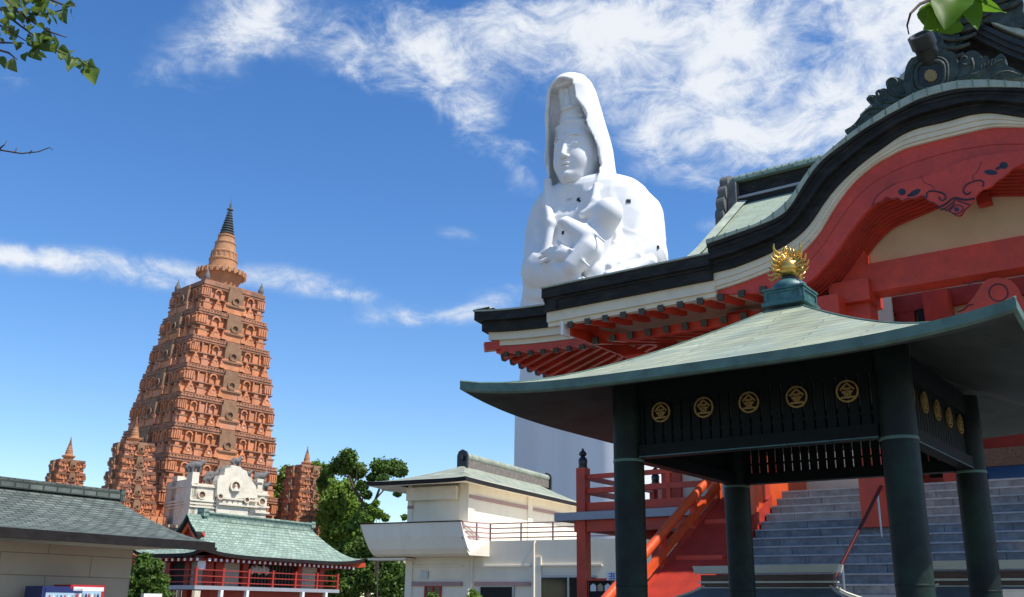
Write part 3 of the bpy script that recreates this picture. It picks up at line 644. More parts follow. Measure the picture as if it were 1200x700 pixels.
m = MB(); m.prism([T(ga[0] - 2.4, NG - .2, ga[1] - 2.3), T(ga[0] + 2.4, NG - .2, ga[1] - 2.3), T(ga[0] + .9, NG - .2, ga[1] - .95), T(ga[0], NG - .2, ga[1] - .35), T(ga[0] - .9, NG - .2, ga[1] - .95)], -NN * .1); m.build('upper_gable_panel', MT['black'], hall)
m = MB()
def wv2(c_u, c_z, s, sg):
    for k in range(8):
        r0 = .18 + .085 * k; pts = []
        for j in range(12):
            t = -.5 + 2.6 * j / 11
            pts.append(T(c_u + sg * (r0 * math.sin(t) * 1.5 - .1 * k) * s, NG + .4, c_z + (-r0 * math.cos(t) * .95 + .28 * k) * s))
        m.tube(pts, [.05 * (1 - abs(j / 11 - .4)) + .012 for j in range(12)], 6)
wv2(ga[0] + .95, ga[1] - .15, 1.1, 1); wv2(ga[0] - .2, ga[1] - 1.0, 1.0, -1)
q = [(1122, 40), (1128, 10), (1150, -12), (1185, -14), (1200, -2), (1198, 18), (1215, 30), (1190, 34), (1160, 24), (1136, 30)]
qq = [tp(x, y, NG + .35) for x, y in sm(q, 1)]; m.prism([T(u, NG + .35, z) for u, z in qq], -NN * .3)
q = [(1092, 32), (1102, 22), (1120, 30), (1126, 45), (1112, 60), (1100, 62), (1094, 48)]; qq = [tp(x, y, NG + .35) for x, y in sm(q, 1)]; m.prism([T(u, NG + .35, z) for u, z in qq], -NN * .3)
m.build('upper_gable_ornament', MT['oni'], hall, 60)

# ================================================================== stairs
SH, ST, NSTEP = .185, .318, 22
st = empty('stone_staircase', T(4.7, 3.5, 0), 'wide grey granite staircase climbing to the vermilion hall', 'staircase')
for k in range(NSTEP):
    z1 = 4.06 - SH * k; n1 = ST * (k + 1) - ST
    ul = -.02
    ur = 2 * UC - ul
    m = MB(); a, b = T(ul, n1, z1 - SH), T(ur, n1, z1 - SH)
    m.hexa([T(ul, n1, z1 - SH), T(ur, n1, z1 - SH), T(ur, n1 - ST - .3, z1 - SH), T(ul, n1 - ST - .3, z1 - SH)][::-1], [T(ul, n1, z1 - .03), T(ur, n1, z1 - .03), T(ur, n1 - ST - .3, z1 - .03), T(ul, n1 - ST - .3, z1 - .03)][::-1])
    off = (k * .37) % 1.1
    m.uv = [[(x + off, .5) for x, y in f] for f in m.uv]
    s_ = m.build('step', MT['stone'], st)
    m = MB(); tbox(m, ul - .0, ur, n1 - ST - .28, n1 + .018, z1 - .03, z1); m.build('tread', MT['nosing'], s_)
m = MB(); m.prism([T(-1.2, .5, 0), T(-1.2, 7.0, 0), T(-1.2, 7.0, .25), T(-1.2, .5, 3.95)], U * 1.15); m.build('stair_flank', MT['darkred'], st)
m = MB(); tbox(m, -.7, -.1, .9, 1.35, 2.4, 4.1); tbox(m, -.7, -.12, -2, .9, 3.3, 4.5); m.build('stair_cheek', MT['orange'], st)
# balustrade on the left edge of the stairs
bl = empty('stair_balustrade', T(-1.3, 3.8, 0), 'bright orange-red sloping balustrade along the left edge of the stairs', 'balustrade')
def sl(n): return 4.06 - SH / ST * n
def slbar(m, u, n0, n1, dz, w_, h_): m.bar(T(u, n0, sl(n0) + dz), T(u, n1, sl(n1) + dz), w_, h_)
m = MB(); m.tube([T(-1.3, .55, sl(.55) + .80), T(-1.3, 6.2, sl(6.2) + .80)], .095, 14); m.build('top_rail', MT['orange'], bl, 60)
m = MB(); slbar(m, -1.3, .5, 6.2, .42, .13, .13); m.build('middle_rail', MT['orange'], bl)
m = MB(); slbar(m, -1.3, .5, 6.4, .05, .16, .24); m.build('bottom_rail', MT['vermilion'], bl)
for n in (1.75, 3.2, 4.65):
    m = MB(); tbox(m, -1.36, -1.24, n - .06, n + .06, sl(n) + .1, sl(n) + .75); m.build('baluster', MT['vermilion'], bl)
m = MB(); tbox(m, -1.42, -1.18, 6.2, 6.44, 0, sl(6.3) + 1.15); nw = m.build('newel', MT['orange'], bl)
m = MB(); m.prism([T(-1.38, .4, .0), T(-1.38, 6.3, .0), T(-1.38, 6.3, sl(6.3) - .08), T(-1.38, .4, sl(.4) - .08)], U * .16); m.build('side_panel', MT['darkred'], bl)
m = MB(); m.bar(T(-1.4, 1.2, sl(1.2) - 1.6), T(-1.4, 1.2, sl(1.2) - .1), .1, .05, U); m.bar(T(-1.4, 3.0, 0), T(-1.4, 3.0, sl(3.0) - .1), .12, .05, U); slbar(m, -1.4, .5, 6.2, -.75, .05, .1); m.build('panel_batten', MT['vermilion'], bl)
for n in (1.6, 3.0, 4.4, 5.8):
    m = MB(); tbox(m, -1.1, -.1, n - .06, n + .06, .0, 3.95 - .57 * (n - .5) + .05); m.build('flank_batten', MT['vermilion'], bl)
# brown centre handrail
hr = empty('handrail', T(2.2, 5, 0), 'thin brown sloping handrail on a steel post in the middle of the stairs', 'handrail')
m = MB(); m.tube([T(2.62, 1.75, sl(1.75) + .80), T(2.62, 6.6, sl(6.6) + .80)], .032, 10); m.build('rail', MT['rail_brown'], hr, 60)
for n in (2.0, 4.35, 6.4):
    m = MB(); m.tube([T(2.62, n, sl(n) + .0), T(2.62, n, sl(n) + .78)], .022, 8); m.build('post', MT['steel'], hr, 60)

# ================================================================== veranda
ve = empty('veranda', T(-3.5, -2, 0), 'vermilion raised veranda with a grey deck edge left of the stairs', 'veranda')
DZ = 3.79
m = MB(); tbox(m, -5.68, -1.28, -7, .50, DZ - .19, DZ); m.build('deck', MT['slab'], ve)
m = MB(); tbox(m, -5.2, -1.4, .18, .34, DZ - .46, DZ - .195); tbox(m, -5.1, -4.9, -7, .15, DZ - .44, DZ - .195); tbox(m, -5.0, -1.4, -3.6, -3.4, DZ - .44, DZ - .195); m.build('deck_beam', MT['vermilion'], ve)
for u, n in ((-4.98, .26), (-4.98, -3.5), (-3.2, -1.6), (-2.0, .2), (-4.98, -6.8), (-1.9, -3.5)):
    m = MB(); tbox(m, u - .125, u + .125, n - .125, n + .125, 0, DZ - .195); m.build('post', MT['vermilion'], ve)
def vrail(p0, p1, nb):
    for dz, w_, h_ in ((.86, .1, .11), (.52, .1, .13), (.13, .11, .2)):
        m = MB(); m.bar(p0 + Z * (DZ + dz), p1 + Z * (DZ + dz), w_, h_); m.build('rail', MT['vermilion'], ve)
    for k in range(1, nb):
        p = p0.lerp(p1, k / nb); m = MB(); m.obox(p + Z * (DZ + .42), U, NN, Z, .05, .05, .4); m.build('baluster', MT['vermilion'], ve)
vrail(T(-4.98, .26, 0), T(-1.45, .26, 0), 3); vrail(T(-4.98, .26, 0), T(-4.98, -6.8, 0), 4)
for u, n in ((-4.98, .26), (-1.42, .40), (-4.98, -3.5)):
    hgt = 1.08 if u < -3 else .92
    m = MB(); tbox(m, u - .125, u + .125, n - .125, n + .125, DZ, DZ + hgt); po = m.build('railing_post', MT['vermilion'] if u < -3 else MT['orange'], ve)
    if u < -3:
        m = MB(); m.lathe(T(u, n, DZ + hgt), [(.115, 0), (.115, .05), (.1, .06), (.11, .1), (.115, .2), (.09, .25), (.06, .27), (.055, .3), (.09, .32), (.1, .36), (.07, .41), (.03, .44), (.025, .48), (.004, .5)], 20); m.build('finial', MT['giboshi'], po, 50)

# ================================================================== generic hipped roof with concave slopes
def hip_roof(O, e1, e2, L_, W, ze, zr, a0, a1, pw, up, th, mroof, medge, msoff, parent, wallin=1.2, uvs=1., under=.25):
    NR, NT = 14, 24
    def pt(sd, r, t):      # sd: 0 front(e1) 1 right 2 back 3 left ; t 0..1 ; r 0 eave 1 ridge
        x0, x1, y0, y1 = a0 * r, L_ - a1 * r, W / 2 * r, W - W / 2 * r
        if sd == 0: x, y, tt = lerp(x0, x1, t), y0, t
        elif sd == 1: x, y, tt = x1, lerp(y0, y1, t), t
        elif sd == 2: x, y, tt = lerp(x1, x0, t), y1, t
        else: x, y, tt = x0, lerp(y1, y0, t), t
        s_ = abs(2 * tt - 1)
        z = ze + (zr - ze) * r ** pw + up * s_ ** 5 * (1 - r) ** 4
        return V((O.x, O.y, 0)) + e1 * x + e2 * y + Z * z
    m, me_, mso = MB(), MB(), MB()
    for sd in range(4):
        ln = L_ if sd % 2 == 0 else W
        rows = [[pt(sd, i / NR, j / NT) for j in range(NT + 1)] for i in range(NR + 1)]
        m.grid(rows, lambda i, j: (j / NT * ln * uvs + (i / NR) * 0, i / NR * W * .62))
        top = rows[0]; bot = [p - Z * th for p in top]
        inn = [pt(sd, wallin * 2 / W, j / NT) for j in range(NT + 1)]; inn = [V((p.x, p.y, ze - th + under)) for p in inn]
        me_.grid([top, bot]); mso.grid([bot, inn])
    o1 = m.build('roof_covering', mroof, parent, 30); o2 = me_.build('eave_fascia', medge, parent, 30); o3 = mso.build('soffit', msoff, parent, 30)
    return o1

# ================================================================== beige building at far left
azl = rad(32.67); d_ = V((math.sin(azl), math.cos(azl), 0)); nl = V((d_.y, -d_.x, 0))
wE = atY(155, 655, 29); wE.z = 0
lb = empty('beige_building', wE - d_ * 8, 'low beige tiled building with a grey green hipped roof, behind the drink machines', 'building')
co = wE + (d_ + nl) * 1.57; zev = atY(248, 636, co.y).z; zrd = atY(130, 580, co.y + .5).z
m = MB(); Lw = 22; Hw = 3.0
q0, q1 = wE, wE - d_ * Lw; q2, q3 = q1 - nl * 3.0, q0 - nl * 3.0
m.hexa([q0, q1, q2, q3], [p + Z * Hw for p in (q0, q1, q2, q3)])
m.build('wall', MT['lb_wall'], lb)
rl = hip_roof(co, -d_, -nl, Lw + 1, 6.0, zev, zrd - .12, 1.35, 3, 1.45, .0, .14, MT['left_roof'], MT['cb_eave'], MT['cream'], lb, 1.57)
m = MB(); m.obox(co - d_ * (1.2 + 10) - nl * 3.0 + Z * (zrd - .03), d_, nl, Z, 10, .16, .11); m.obox(co - d_ * (1.25 + 10) - nl * 3.0 + Z * (zrd + .1), d_, nl, Z, 10.05, .11, .035); m.obox(co - d_ * 1.22 - nl * 3.0 + Z * (zrd - .02), d_, nl, Z, .07, .2, .18); m.build('ridge', MT['left_roof'], lb)
m = MB(); m.obox(co - d_ * 11 + nl * .02 + Z * (zev - .19), d_, nl, Z, 11, .06, .05); m.build('gutter', MT['cb_eave'], lb)

# drink machines
def machine(name, px, wdt, top, mm, label, kind):
    base = atY(px, 690, 26); base.z = 0
    k = ((base - wE).dot(nl)); base = base + nl * (.75 - k)
    # slide along the wall so that it stays in line
    e = empty(name, base, label, 'vending machine')
    m = MB(); m.obox(base + Z * top / 2, d_, nl, Z, wdt / 2, .36, top / 2); bd = m.build('cabinet', mm, e)
    f = base + nl * .365
    m = MB(); m.obox(f + Z * (top - .42), d_, nl, Z, wdt / 2 - .1, .012, .32); pn = m.build('display_window', MT['panel'], e)
    m = MB(); m.obox(f + Z * (top - .1) + d_ * .02, d_, nl, Z, wdt / 2 - .06, .015, .05); m.build('header_panel', MT['white'] if kind else MT['blue_vm'], e)
    for r_ in range(2):
        for c_ in range(8):
            m = MB(); m.lathe(f + nl * .02 + d_ * ((c_ - 3.5) * (wdt - .3) / 8) + Z * (top - .62 + r_ * .24), [(.028, 0), (.03, .02), (.03, .12), (.015, .15), (.015, .17)], 8); m.build('sample_bottle', MT[('white', 'red_vm', 'blue_vm', 'gate_roof')[(c_ * 3 + r_) % 4]], pn, 50)
    m = MB(); m.obox(f + d_ * (wdt / 2 - .07) + Z * (top - .9), d_, nl, Z, .05, .01, .2); m.build('coin_panel', MT['steel'], e)
    return e
machine('vending_machine', 78, 1.15, 1.93, MT['blue_vm'], 'navy blue drink vending machine against the beige wall', 0)
machine('vending_machine', 138, 1.0, 1.98, MT['red_vm'], 'bright red drink vending machine against the beige wall', 1)
rb = atY(178, 695, 28.3); rb.z = 0
e = empty('notice_box', rb, 'small white notice box on a post right of the red machine', 'notice box')
m = MB(); m.tube([rb, rb + Z * 1.5], .03, 8); m.build('post', MT['steel'], e, 50)
m = MB(); m.obox(rb + Z * 1.6, d_, nl, Z, .3, .06, .2); bx = m.build('box', MT['white'], e); m = MB(); m.obox(rb + Z * 1.6 + nl * .065, d_, nl, Z, .17, .006, .11); m.build('red_panel', MT['red_vm'], bx)

# ================================================================== vermilion gate building
azg = rad(29.87); g1 = V((math.sin(azg), math.cos(azg), 0)); gn = V((g1.y, -g1.x, 0))
G0 = atY(237, 645, 60); gz = G0.z; G0.z = 0
gt = empty('gate_house', G0 + g1 * 7 - gn * 2, 'two-storey vermilion gate house with a pale green tiled roof, below the brick tower', 'gate')
Lg = 15.4; Wg = 6.0
zg = atY(300, 601, 64).z
hip_roof(G0, g1, -gn, Lg, Wg, gz - .15, zg - .35, 3.0, 2.6, 1.5, .38, .22, MT['gate_roof'], MT['cb_eave'], MT['darkred'], gt, 1.3, 1., .35)
def GP_(s, d, z): return G0 + g1 * s + gn * d + Z * z     # s along front, d outward
def gbox(m, s0, s1, d0, d1, z0, z1): return m.obox(GP_((s0 + s1) / 2, (d0 + d1) / 2, (z0 + z1) / 2), g1, gn, Z, abs(s1 - s0) / 2, abs(d1 - d0) / 2, abs(z1 - z0) / 2)
m = MB(); gbox(m, 2.6, Lg - 2.5, -3.2, -2.8, zg - .55, zg - .1); gbox(m, 2.5, Lg - 2.4, -3.3, -2.7, zg - .1, zg + .02); gbox(m, 2.4, 2.8, -3.3, -2.7, zg - .3, zg + .22); gbox(m, Lg - 2.8, Lg - 2.4, -3.3, -2.7, zg - .3, zg + .12); m.build('ridge', MT['gate_roof'], gt)
# gable end
apx = GP_(1.35, -3.0, zg - .28)
m = MB(); zb = zg - 1.75
for sg in (-1, 1):
    pr = [(0, 0), (.4, -.62), (.9, -1.12), (1.75, -1.6)] if sg < 0 else [(0, 0), (.4, -.62), (1.0, -1.22)]
    for (a, za), (b, zb_) in zip(pr[:-1], pr[1:]):
        m.prism([apx + gn * (sg * a) + Z * za, apx + gn * (sg * b) + Z * zb_, apx + gn * (sg * b) + Z * (zb_ - .26), apx + gn * (sg * a) + Z * (za - .3)], g1 * 1.2)
m.build('gable_edge', MT['cb_eave'], gt)
m = MB()
for sg in (-1, 1): m.sheet([[apx + gn * (sg * a) + Z * (za + .02) + g1 * (k * .8 - .05) for k in range(4)] for a, za in ((0, 0), (.4, -.60), (.9, -1.08), (1.8, -1.58))[:4 if sg < 0 else 3]], Z * .07, lambda i, j: (j * .8, i * .8))
m.build('gable_roof', MT['gate_roof'], gt)
m = MB()
for sg in (-1, 1):
    m.prism([apx + g1 * .14 + Z * -.35, apx + g1 * .14 + gn * (sg * .85) + Z * -1.42, apx + g1 * .14 + gn * (sg * .62) + Z * -1.5, apx + g1 * .14 + Z * -.7], g1 * .15)
m.build('gable_board', MT['orange'], gt)
m = MB(); m.prism([apx + g1 * .4 + Z * -.2, apx + g1 * .4 + gn * 1.5 + Z * -1.6, apx + g1 * .4 - gn * 1.5 + Z * -1.6], g1 * .2); m.build('gable_panel', MT['darkred'], gt)
sp = lambda px: tfind(px)
def gs(px, d):      # front position for a picture column
    lo, hi = -6., 30.
    for _ in range(40):
        md = (lo + hi) / 2; v = GP_(md, d, 3.0) - EYE
        x = 600 + FPX * v.dot(RT) / v.dot(FW)
        if x < px: lo = md
        else: hi = md
    return lo
dw = -1.35; zs = atY(300, 687.5, 62).z
ze_ = gz - .25
cols = [243, 284, 348, 374]
for px in cols:
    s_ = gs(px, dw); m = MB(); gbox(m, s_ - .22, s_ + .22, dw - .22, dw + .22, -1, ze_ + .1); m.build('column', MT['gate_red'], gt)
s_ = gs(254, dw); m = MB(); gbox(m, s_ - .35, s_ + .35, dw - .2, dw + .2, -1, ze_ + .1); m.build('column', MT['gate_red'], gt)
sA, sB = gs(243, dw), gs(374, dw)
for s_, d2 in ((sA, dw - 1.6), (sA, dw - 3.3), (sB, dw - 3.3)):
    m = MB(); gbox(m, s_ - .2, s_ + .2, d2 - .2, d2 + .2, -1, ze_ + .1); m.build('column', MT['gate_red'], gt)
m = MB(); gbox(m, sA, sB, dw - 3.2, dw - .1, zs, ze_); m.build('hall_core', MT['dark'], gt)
for q in ((gs(259, dw), gs(279, dw), dw - .08, dw + .05), (gs(352, dw), gs(370, dw), dw - .08, dw + .05), (sA - .06, sA + .05, dw - 1.4, dw - .2)):
    m = MB(); gbox(m, *q, zs, ze_); m.build('shutter', MT['lb_wall'], gt)
m = MB()
for k in range(14):
    s_ = lerp(gs(290, dw), gs(342, dw), k / 13); gbox(m, s_ - .03, s_ + .03, dw - .05, dw + .02, zs, ze_)
m.build('lattice', MT['brownwood'], gt)
m = MB()
for k in range(5):
    s_ = lerp(gs(293, dw), gs(310, dw), k / 4); m.lathe(GP_(s_, dw + .1, ze_ - .95 + .1 * (k % 2)), [(.03, 0), (.16, .1), (.17, .35), (.05, .55)], 8)
m.build('hanging_lantern', MT['statuette'], gt, 50)
# balcony slab, rails, rafters, lower storey
sL, sR = gs(243, dw + 1.0) - 1.0, gs(397, dw + 1.0)
m = MB(); gbox(m, sL, sR, dw - 4.5, dw + 1.1, zs - .22, zs); m.build('balcony_slab', MT['slab'], gt)
for dz in (.2, .55, .9):
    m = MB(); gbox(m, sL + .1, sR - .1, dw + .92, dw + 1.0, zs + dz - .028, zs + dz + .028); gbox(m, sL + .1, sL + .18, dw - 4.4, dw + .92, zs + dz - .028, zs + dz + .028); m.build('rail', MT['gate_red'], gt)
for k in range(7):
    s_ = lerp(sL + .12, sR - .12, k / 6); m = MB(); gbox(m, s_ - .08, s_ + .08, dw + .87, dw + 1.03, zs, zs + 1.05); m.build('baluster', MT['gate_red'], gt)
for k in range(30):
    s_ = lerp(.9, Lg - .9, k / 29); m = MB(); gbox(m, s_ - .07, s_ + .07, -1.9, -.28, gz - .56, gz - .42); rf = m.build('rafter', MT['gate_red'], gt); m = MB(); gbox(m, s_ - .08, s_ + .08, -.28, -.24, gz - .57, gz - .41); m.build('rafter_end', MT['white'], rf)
for k in range(9):
    s_ = -.6 - k * .52; m = MB(); gbox(m, .28, 1.9, s_ - .07, s_ + .07, gz - .56, gz - .42); rf = m.build('rafter', MT['gate_red'], gt); m = MB(); gbox(m, .24, .28, s_ - .08, s_ + .08, gz - .57, gz - .41); m.build('rafter_end', MT['white'], rf)
m = MB(); m.bar(GP_(Lg - 2.2, -2.2, gz - .5), GP_(Lg + .05, .05, gz - .25), .3, .3); m.build('hip_rafter', MT['orange'], gt)
m = MB(); gbox(m, sA, sB, dw - .1, dw + .24, zs - .75, zs - .22); gbox(m, sA, sB, dw - .1, dw + .2, ze_ - .25, ze_); m.build('beam', MT['gate_red'], gt)
m = MB(); gbox(m, gs(286, dw), gs(345, dw), dw - .2, dw - .02, -1, zs - .75); gbox(m, gs(250, dw), gs(281, dw), dw - .2, dw - .02, -1, zs - .75); gbox(m, gs(352, dw), gs(371, dw), dw - .2, dw - .02, -1, zs - .75); m.build('lower_wall', MT['cream'], gt)
for px in (259, 289, 354, 381):
    s_ = gs(px, dw + .9); m = MB(); gbox(m, s_ - .11, s_ + .11, dw + .88, dw + 1.1, zs - .62, zs - .2); m.build('paper_lantern', MT['white'], gt)
m = MB(); gbox(m, .6, .95, -.9, -.6, gz - 1.05, gz - .45); m.build('paper_lantern', MT['white'], gt)

# ================================================================== cream two-storey building
azc = rad(27.5); cr = V((math.sin(azc), math.cos(azc), 0)); ce = V((cr.y, -cr.x, 0)); cn = -cr       # ce: to the right, cn: outward
K0 = atY(548, 600, 45); K0.z = 0
def CP(s, d, z): return K0 + ce * s + cn * d + Z * z
def cp(px, py, d): Pp = atpl(px, py, K0 + cn * d, cn); return ((Pp - K0).dot(ce), Pp.z)
def cbox(m, s0, s1, d0, d1, z0, z1): return m.obox(CP((s0 + s1) / 2, (d0 + d1) / 2, (z0 + z1) / 2), ce, cn, Z, abs(s1 - s0) / 2, abs(d1 - d0) / 2, abs(z1 - z0) / 2)
cb = empty('cream_building', CP(0, -6, 0), 'cream two-storey building with a curved grey green roof and long balcony, left of the veranda', 'building')
sW = cp(477, 640, 0)[0]; zPar = cp(580, 634, 0)[1]; zE = cp(545, 556, 1.5)[1]
m = MB(); cbox(m, sW, 10.5, -14, 0, -.5, zPar - .003); m.build('ground_floor', MT['cb_wall'], cb)
m = MB(); cbox(m, sW + .03, 0, -13, -.02, zPar, zE + .1); up = m.build('upper_storey', MT['cb_wall'], cb)
for q in ((-.42, .06, -.5, .06), (sW - .02, sW + .22, -.3, .06), (-.3, .08, -6.4, -5.9)):
    m = MB(); cbox(m, *q, zPar, zE + .05); m.build('corner_pier', MT['cb_wall'], up)
zt0, zt1 = cp(500, 574, .3)[1], cp(500, 586, .3)[1]
m = MB(); cbox(m, sW + .05, -.45, 0, .32, zt1, zt0 + .12); m.build('shutter_box', MT['cb_wall'], up)
zbn = cp(549, 581, .1)[1]
m = MB(); cbox(m, .02, .075, -12.8, -.0, zbn - .09, zbn + .07); cbox(m, sW - .03, sW + .25, .0, .07, zt1 - .35, zt1 - .2); m.build('trim_band', MT['pinktrim'], up)
sE0, sE1 = -4.5, .72
rf_ = hip_roof(CP(sE0, 1.5, 0), ce, -cn, sE1 - sE0, 15.5, zE - .1, zE + .95, 2.6, 2.6, 1.5, .0, .2, MT['cb_roof'], MT['cb_eave'], MT['cb_wall'], cb, 1.0, 1., .12) if False else None
# roof: long axis runs back, so swap the axes
hip_roof(CP(sE1, 1.5, 0), -cn, -ce, 15.5, sE1 - sE0, zE - .12, zE + 1.05, 4.3, 3.2, 1.35, .04, .19, MT['cb_roof'], MT['cb_eave'], MT['cb_wall'], cb, .85, 1., .14)
zrt = atY(558, 531, 48).z; zr0 = zE + .95; sm_ = (sE0 + sE1) / 2
m = MB(); cbox(m, sm_ - .15, sm_ + .15, -12.2, -2.7, zr0, zrt - .12); rg = m.build('ridge', MT['ridge_brick'], cb)
m = MB(); m.lathe(CP(sm_, -2.7, zrt - .12), [(.2, 0), (.2, 9.6)], 12, -cn); m.build('ridge_cap', MT['cb_roof'], rg, 50)
for d0 in (-2.62, -12.3):
    m = MB(); q = [(-.27, zr0 - .1), (.27, zr0 - .1), (.28, zrt - .1), (.2, zrt + .1), (0, zrt + .2), (-.2, zrt + .1), (-.28, zrt - .1)]; m.prism([CP(sm_ + a, d0, z) for a, z in q], -cn * .16 if d0 > -5 else cn * .16)
    if d0 > -5: m.lathe(CP(sm_, d0 + .16, (zr0 + zrt) / 2 + .1), [(.15, 0), (.13, .05), (.05, .05)], 12, cn)
    m.build('ridge_end_tile', MT['giboshi'], rg)
# balcony with a rounded foot
db = 1.55
b0, b1 = cp(422, 617, db), cp(540, 609, db); zt = (b0[1] + b1[1]) / 2; zbt = cp(500, 651, db)[1]
sb0, sb1 = b0[0], b1[0]
m = MB(); prof = [(0, zt), (0, zt)]
pf = [(db, zt), (db - .06, zt - .6), (db - .2, zbt + .3), (db - .38, zbt + .08), (db - .6, zbt), (.02, zbt), (.02, zt)]
sl0 = lambda z: sb0 + (zt - z) * .38
m.hexa([CP(sl0(z), d, z) for d, z in pf], [CP(sb1 + (zt - z) * .0 + (.32 * (zt - z) / (zt - zbt)), d, z) for d, z in pf])
m.build('balcony', MT['cb_wall'], cb)
m = MB(); cbox(m, sb0 - .02, sb1 + .02, db - .12, db + .03, zt, zt + .05); m.build('balcony_coping', MT['cb_eave'], cb)
m = MB(); cbox(m, sW - 1.5, sW + .5, -.1, .9, zbt - .14, zbt - .05); m.build('balcony_support', MT['cb_wall'], cb)
s574 = cp(574, 620, 0)[0]; zrl = cp(574, 614, 0)[1]
def crail(p, q, nm, n):
    for k in range(4):
        z0 = lerp(zPar + .12, zrl, k / 3); m = MB(); m.bar(V(p) + Z * z0, V(q) + Z * z0, .04, .05); m.build('balcony_rail', MT['pinkrail'], cb)
    for k in range(n + 1):
        c = V(p).lerp(V(q), k / n); m = MB(); m.obox(c + Z * ((zPar + zrl) / 2), ce, cn, Z, .03, .03, (zrl - zPar) / 2); m.build('balcony_post', MT['pinkrail'], cb)
crail(CP(s574, -.05, 0), CP(10.2, -.05, 0), 'r', 6); crail(CP(s574, -.05, 0), CP(sb1 + .05, db - .1, 0), 'r', 2)
m = MB(); m.hexa([CP(sb1 + .3, .02, zbt), CP(sb1 + .3, db - .3, zbt), CP(s574 + .02, .02, zbt)], [CP(sb1, .02, zPar), CP(sb1, db - .05, zPar), CP(s574 + .02, .02, zPar)]); m.build('balcony_end', MT['cb_wall'], cb)
for s_ in (cp(551, 650, 0)[0], cp(627, 650, 0)[0]):
    m = MB(); m.tube([CP(s_, .09, 0), CP(s_, .09, zPar - .15), CP(s_, .0, zPar - .05)], .04, 8); m.build('drainpipe', MT['cb_wall'], cb, 60)
m = MB(); cbox(m, sW + .8, sW + 1.2, .0, .06, zbt - .9, zbt - .6); m.build('wall_vent', MT['steel'], cb)
# openings on the ground floor
def opening(x0, x1, y0, glassy, nm):
    a, b = cp(x0, y0, 0), cp(x1, y0, 0); m = MB(); cbox(m, a[0], b[0], .004, .03, 0.2, a[1]); w_ = m.build(nm, MT['glass'] if glassy else MT['dark'], cb)
    m = MB(); 
    for s_ in (a[0], (a[0] + b[0]) / 2, b[0]) if glassy else (a[0], b[0]): cbox(m, s_ - .04, s_ + .04, .0, .07, .2, a[1])
    cbox(m, a[0] - .04, b[0] + .04, .0, .07, a[1], a[1] + .08); m.build('frame', MT['darkred'] if glassy == 1 else MT['steel'], w_)
    return a, b
opening(499, 517, 688, 1, 'window'); opening(563, 602, 688, 0, 'doorway'); opening(634, 700, 677, 2, 'entrance')
for x0, x1, y0, y1 in ((484, 542, 682, 687), (557, 622, 682, 687)):
    a, b = cp(x0, y0, 0), cp(x1, y1, 0); m = MB(); cbox(m, a[0], b[0], 0, .1, b[1], a[1]); m.build('sun_ledge', MT['pinktrim'], cb)
m = MB()
for x0, x1, y0 in ((485, 542, 665), (556, 622, 665), (630, 706, 664)):
    a, b = cp(x0, y0, 0), cp(x1, y0, 0); cbox(m, a[0], b[0], .0, .09, a[1], a[1] + .07)
for x0 in (477, 547, 626): a = cp(x0, 650, 0); cbox(m, a[0], a[0] + .35, 0, .08, 0, a[1] - .1)
m.build('wall_relief', MT['cb_wall'], cb)

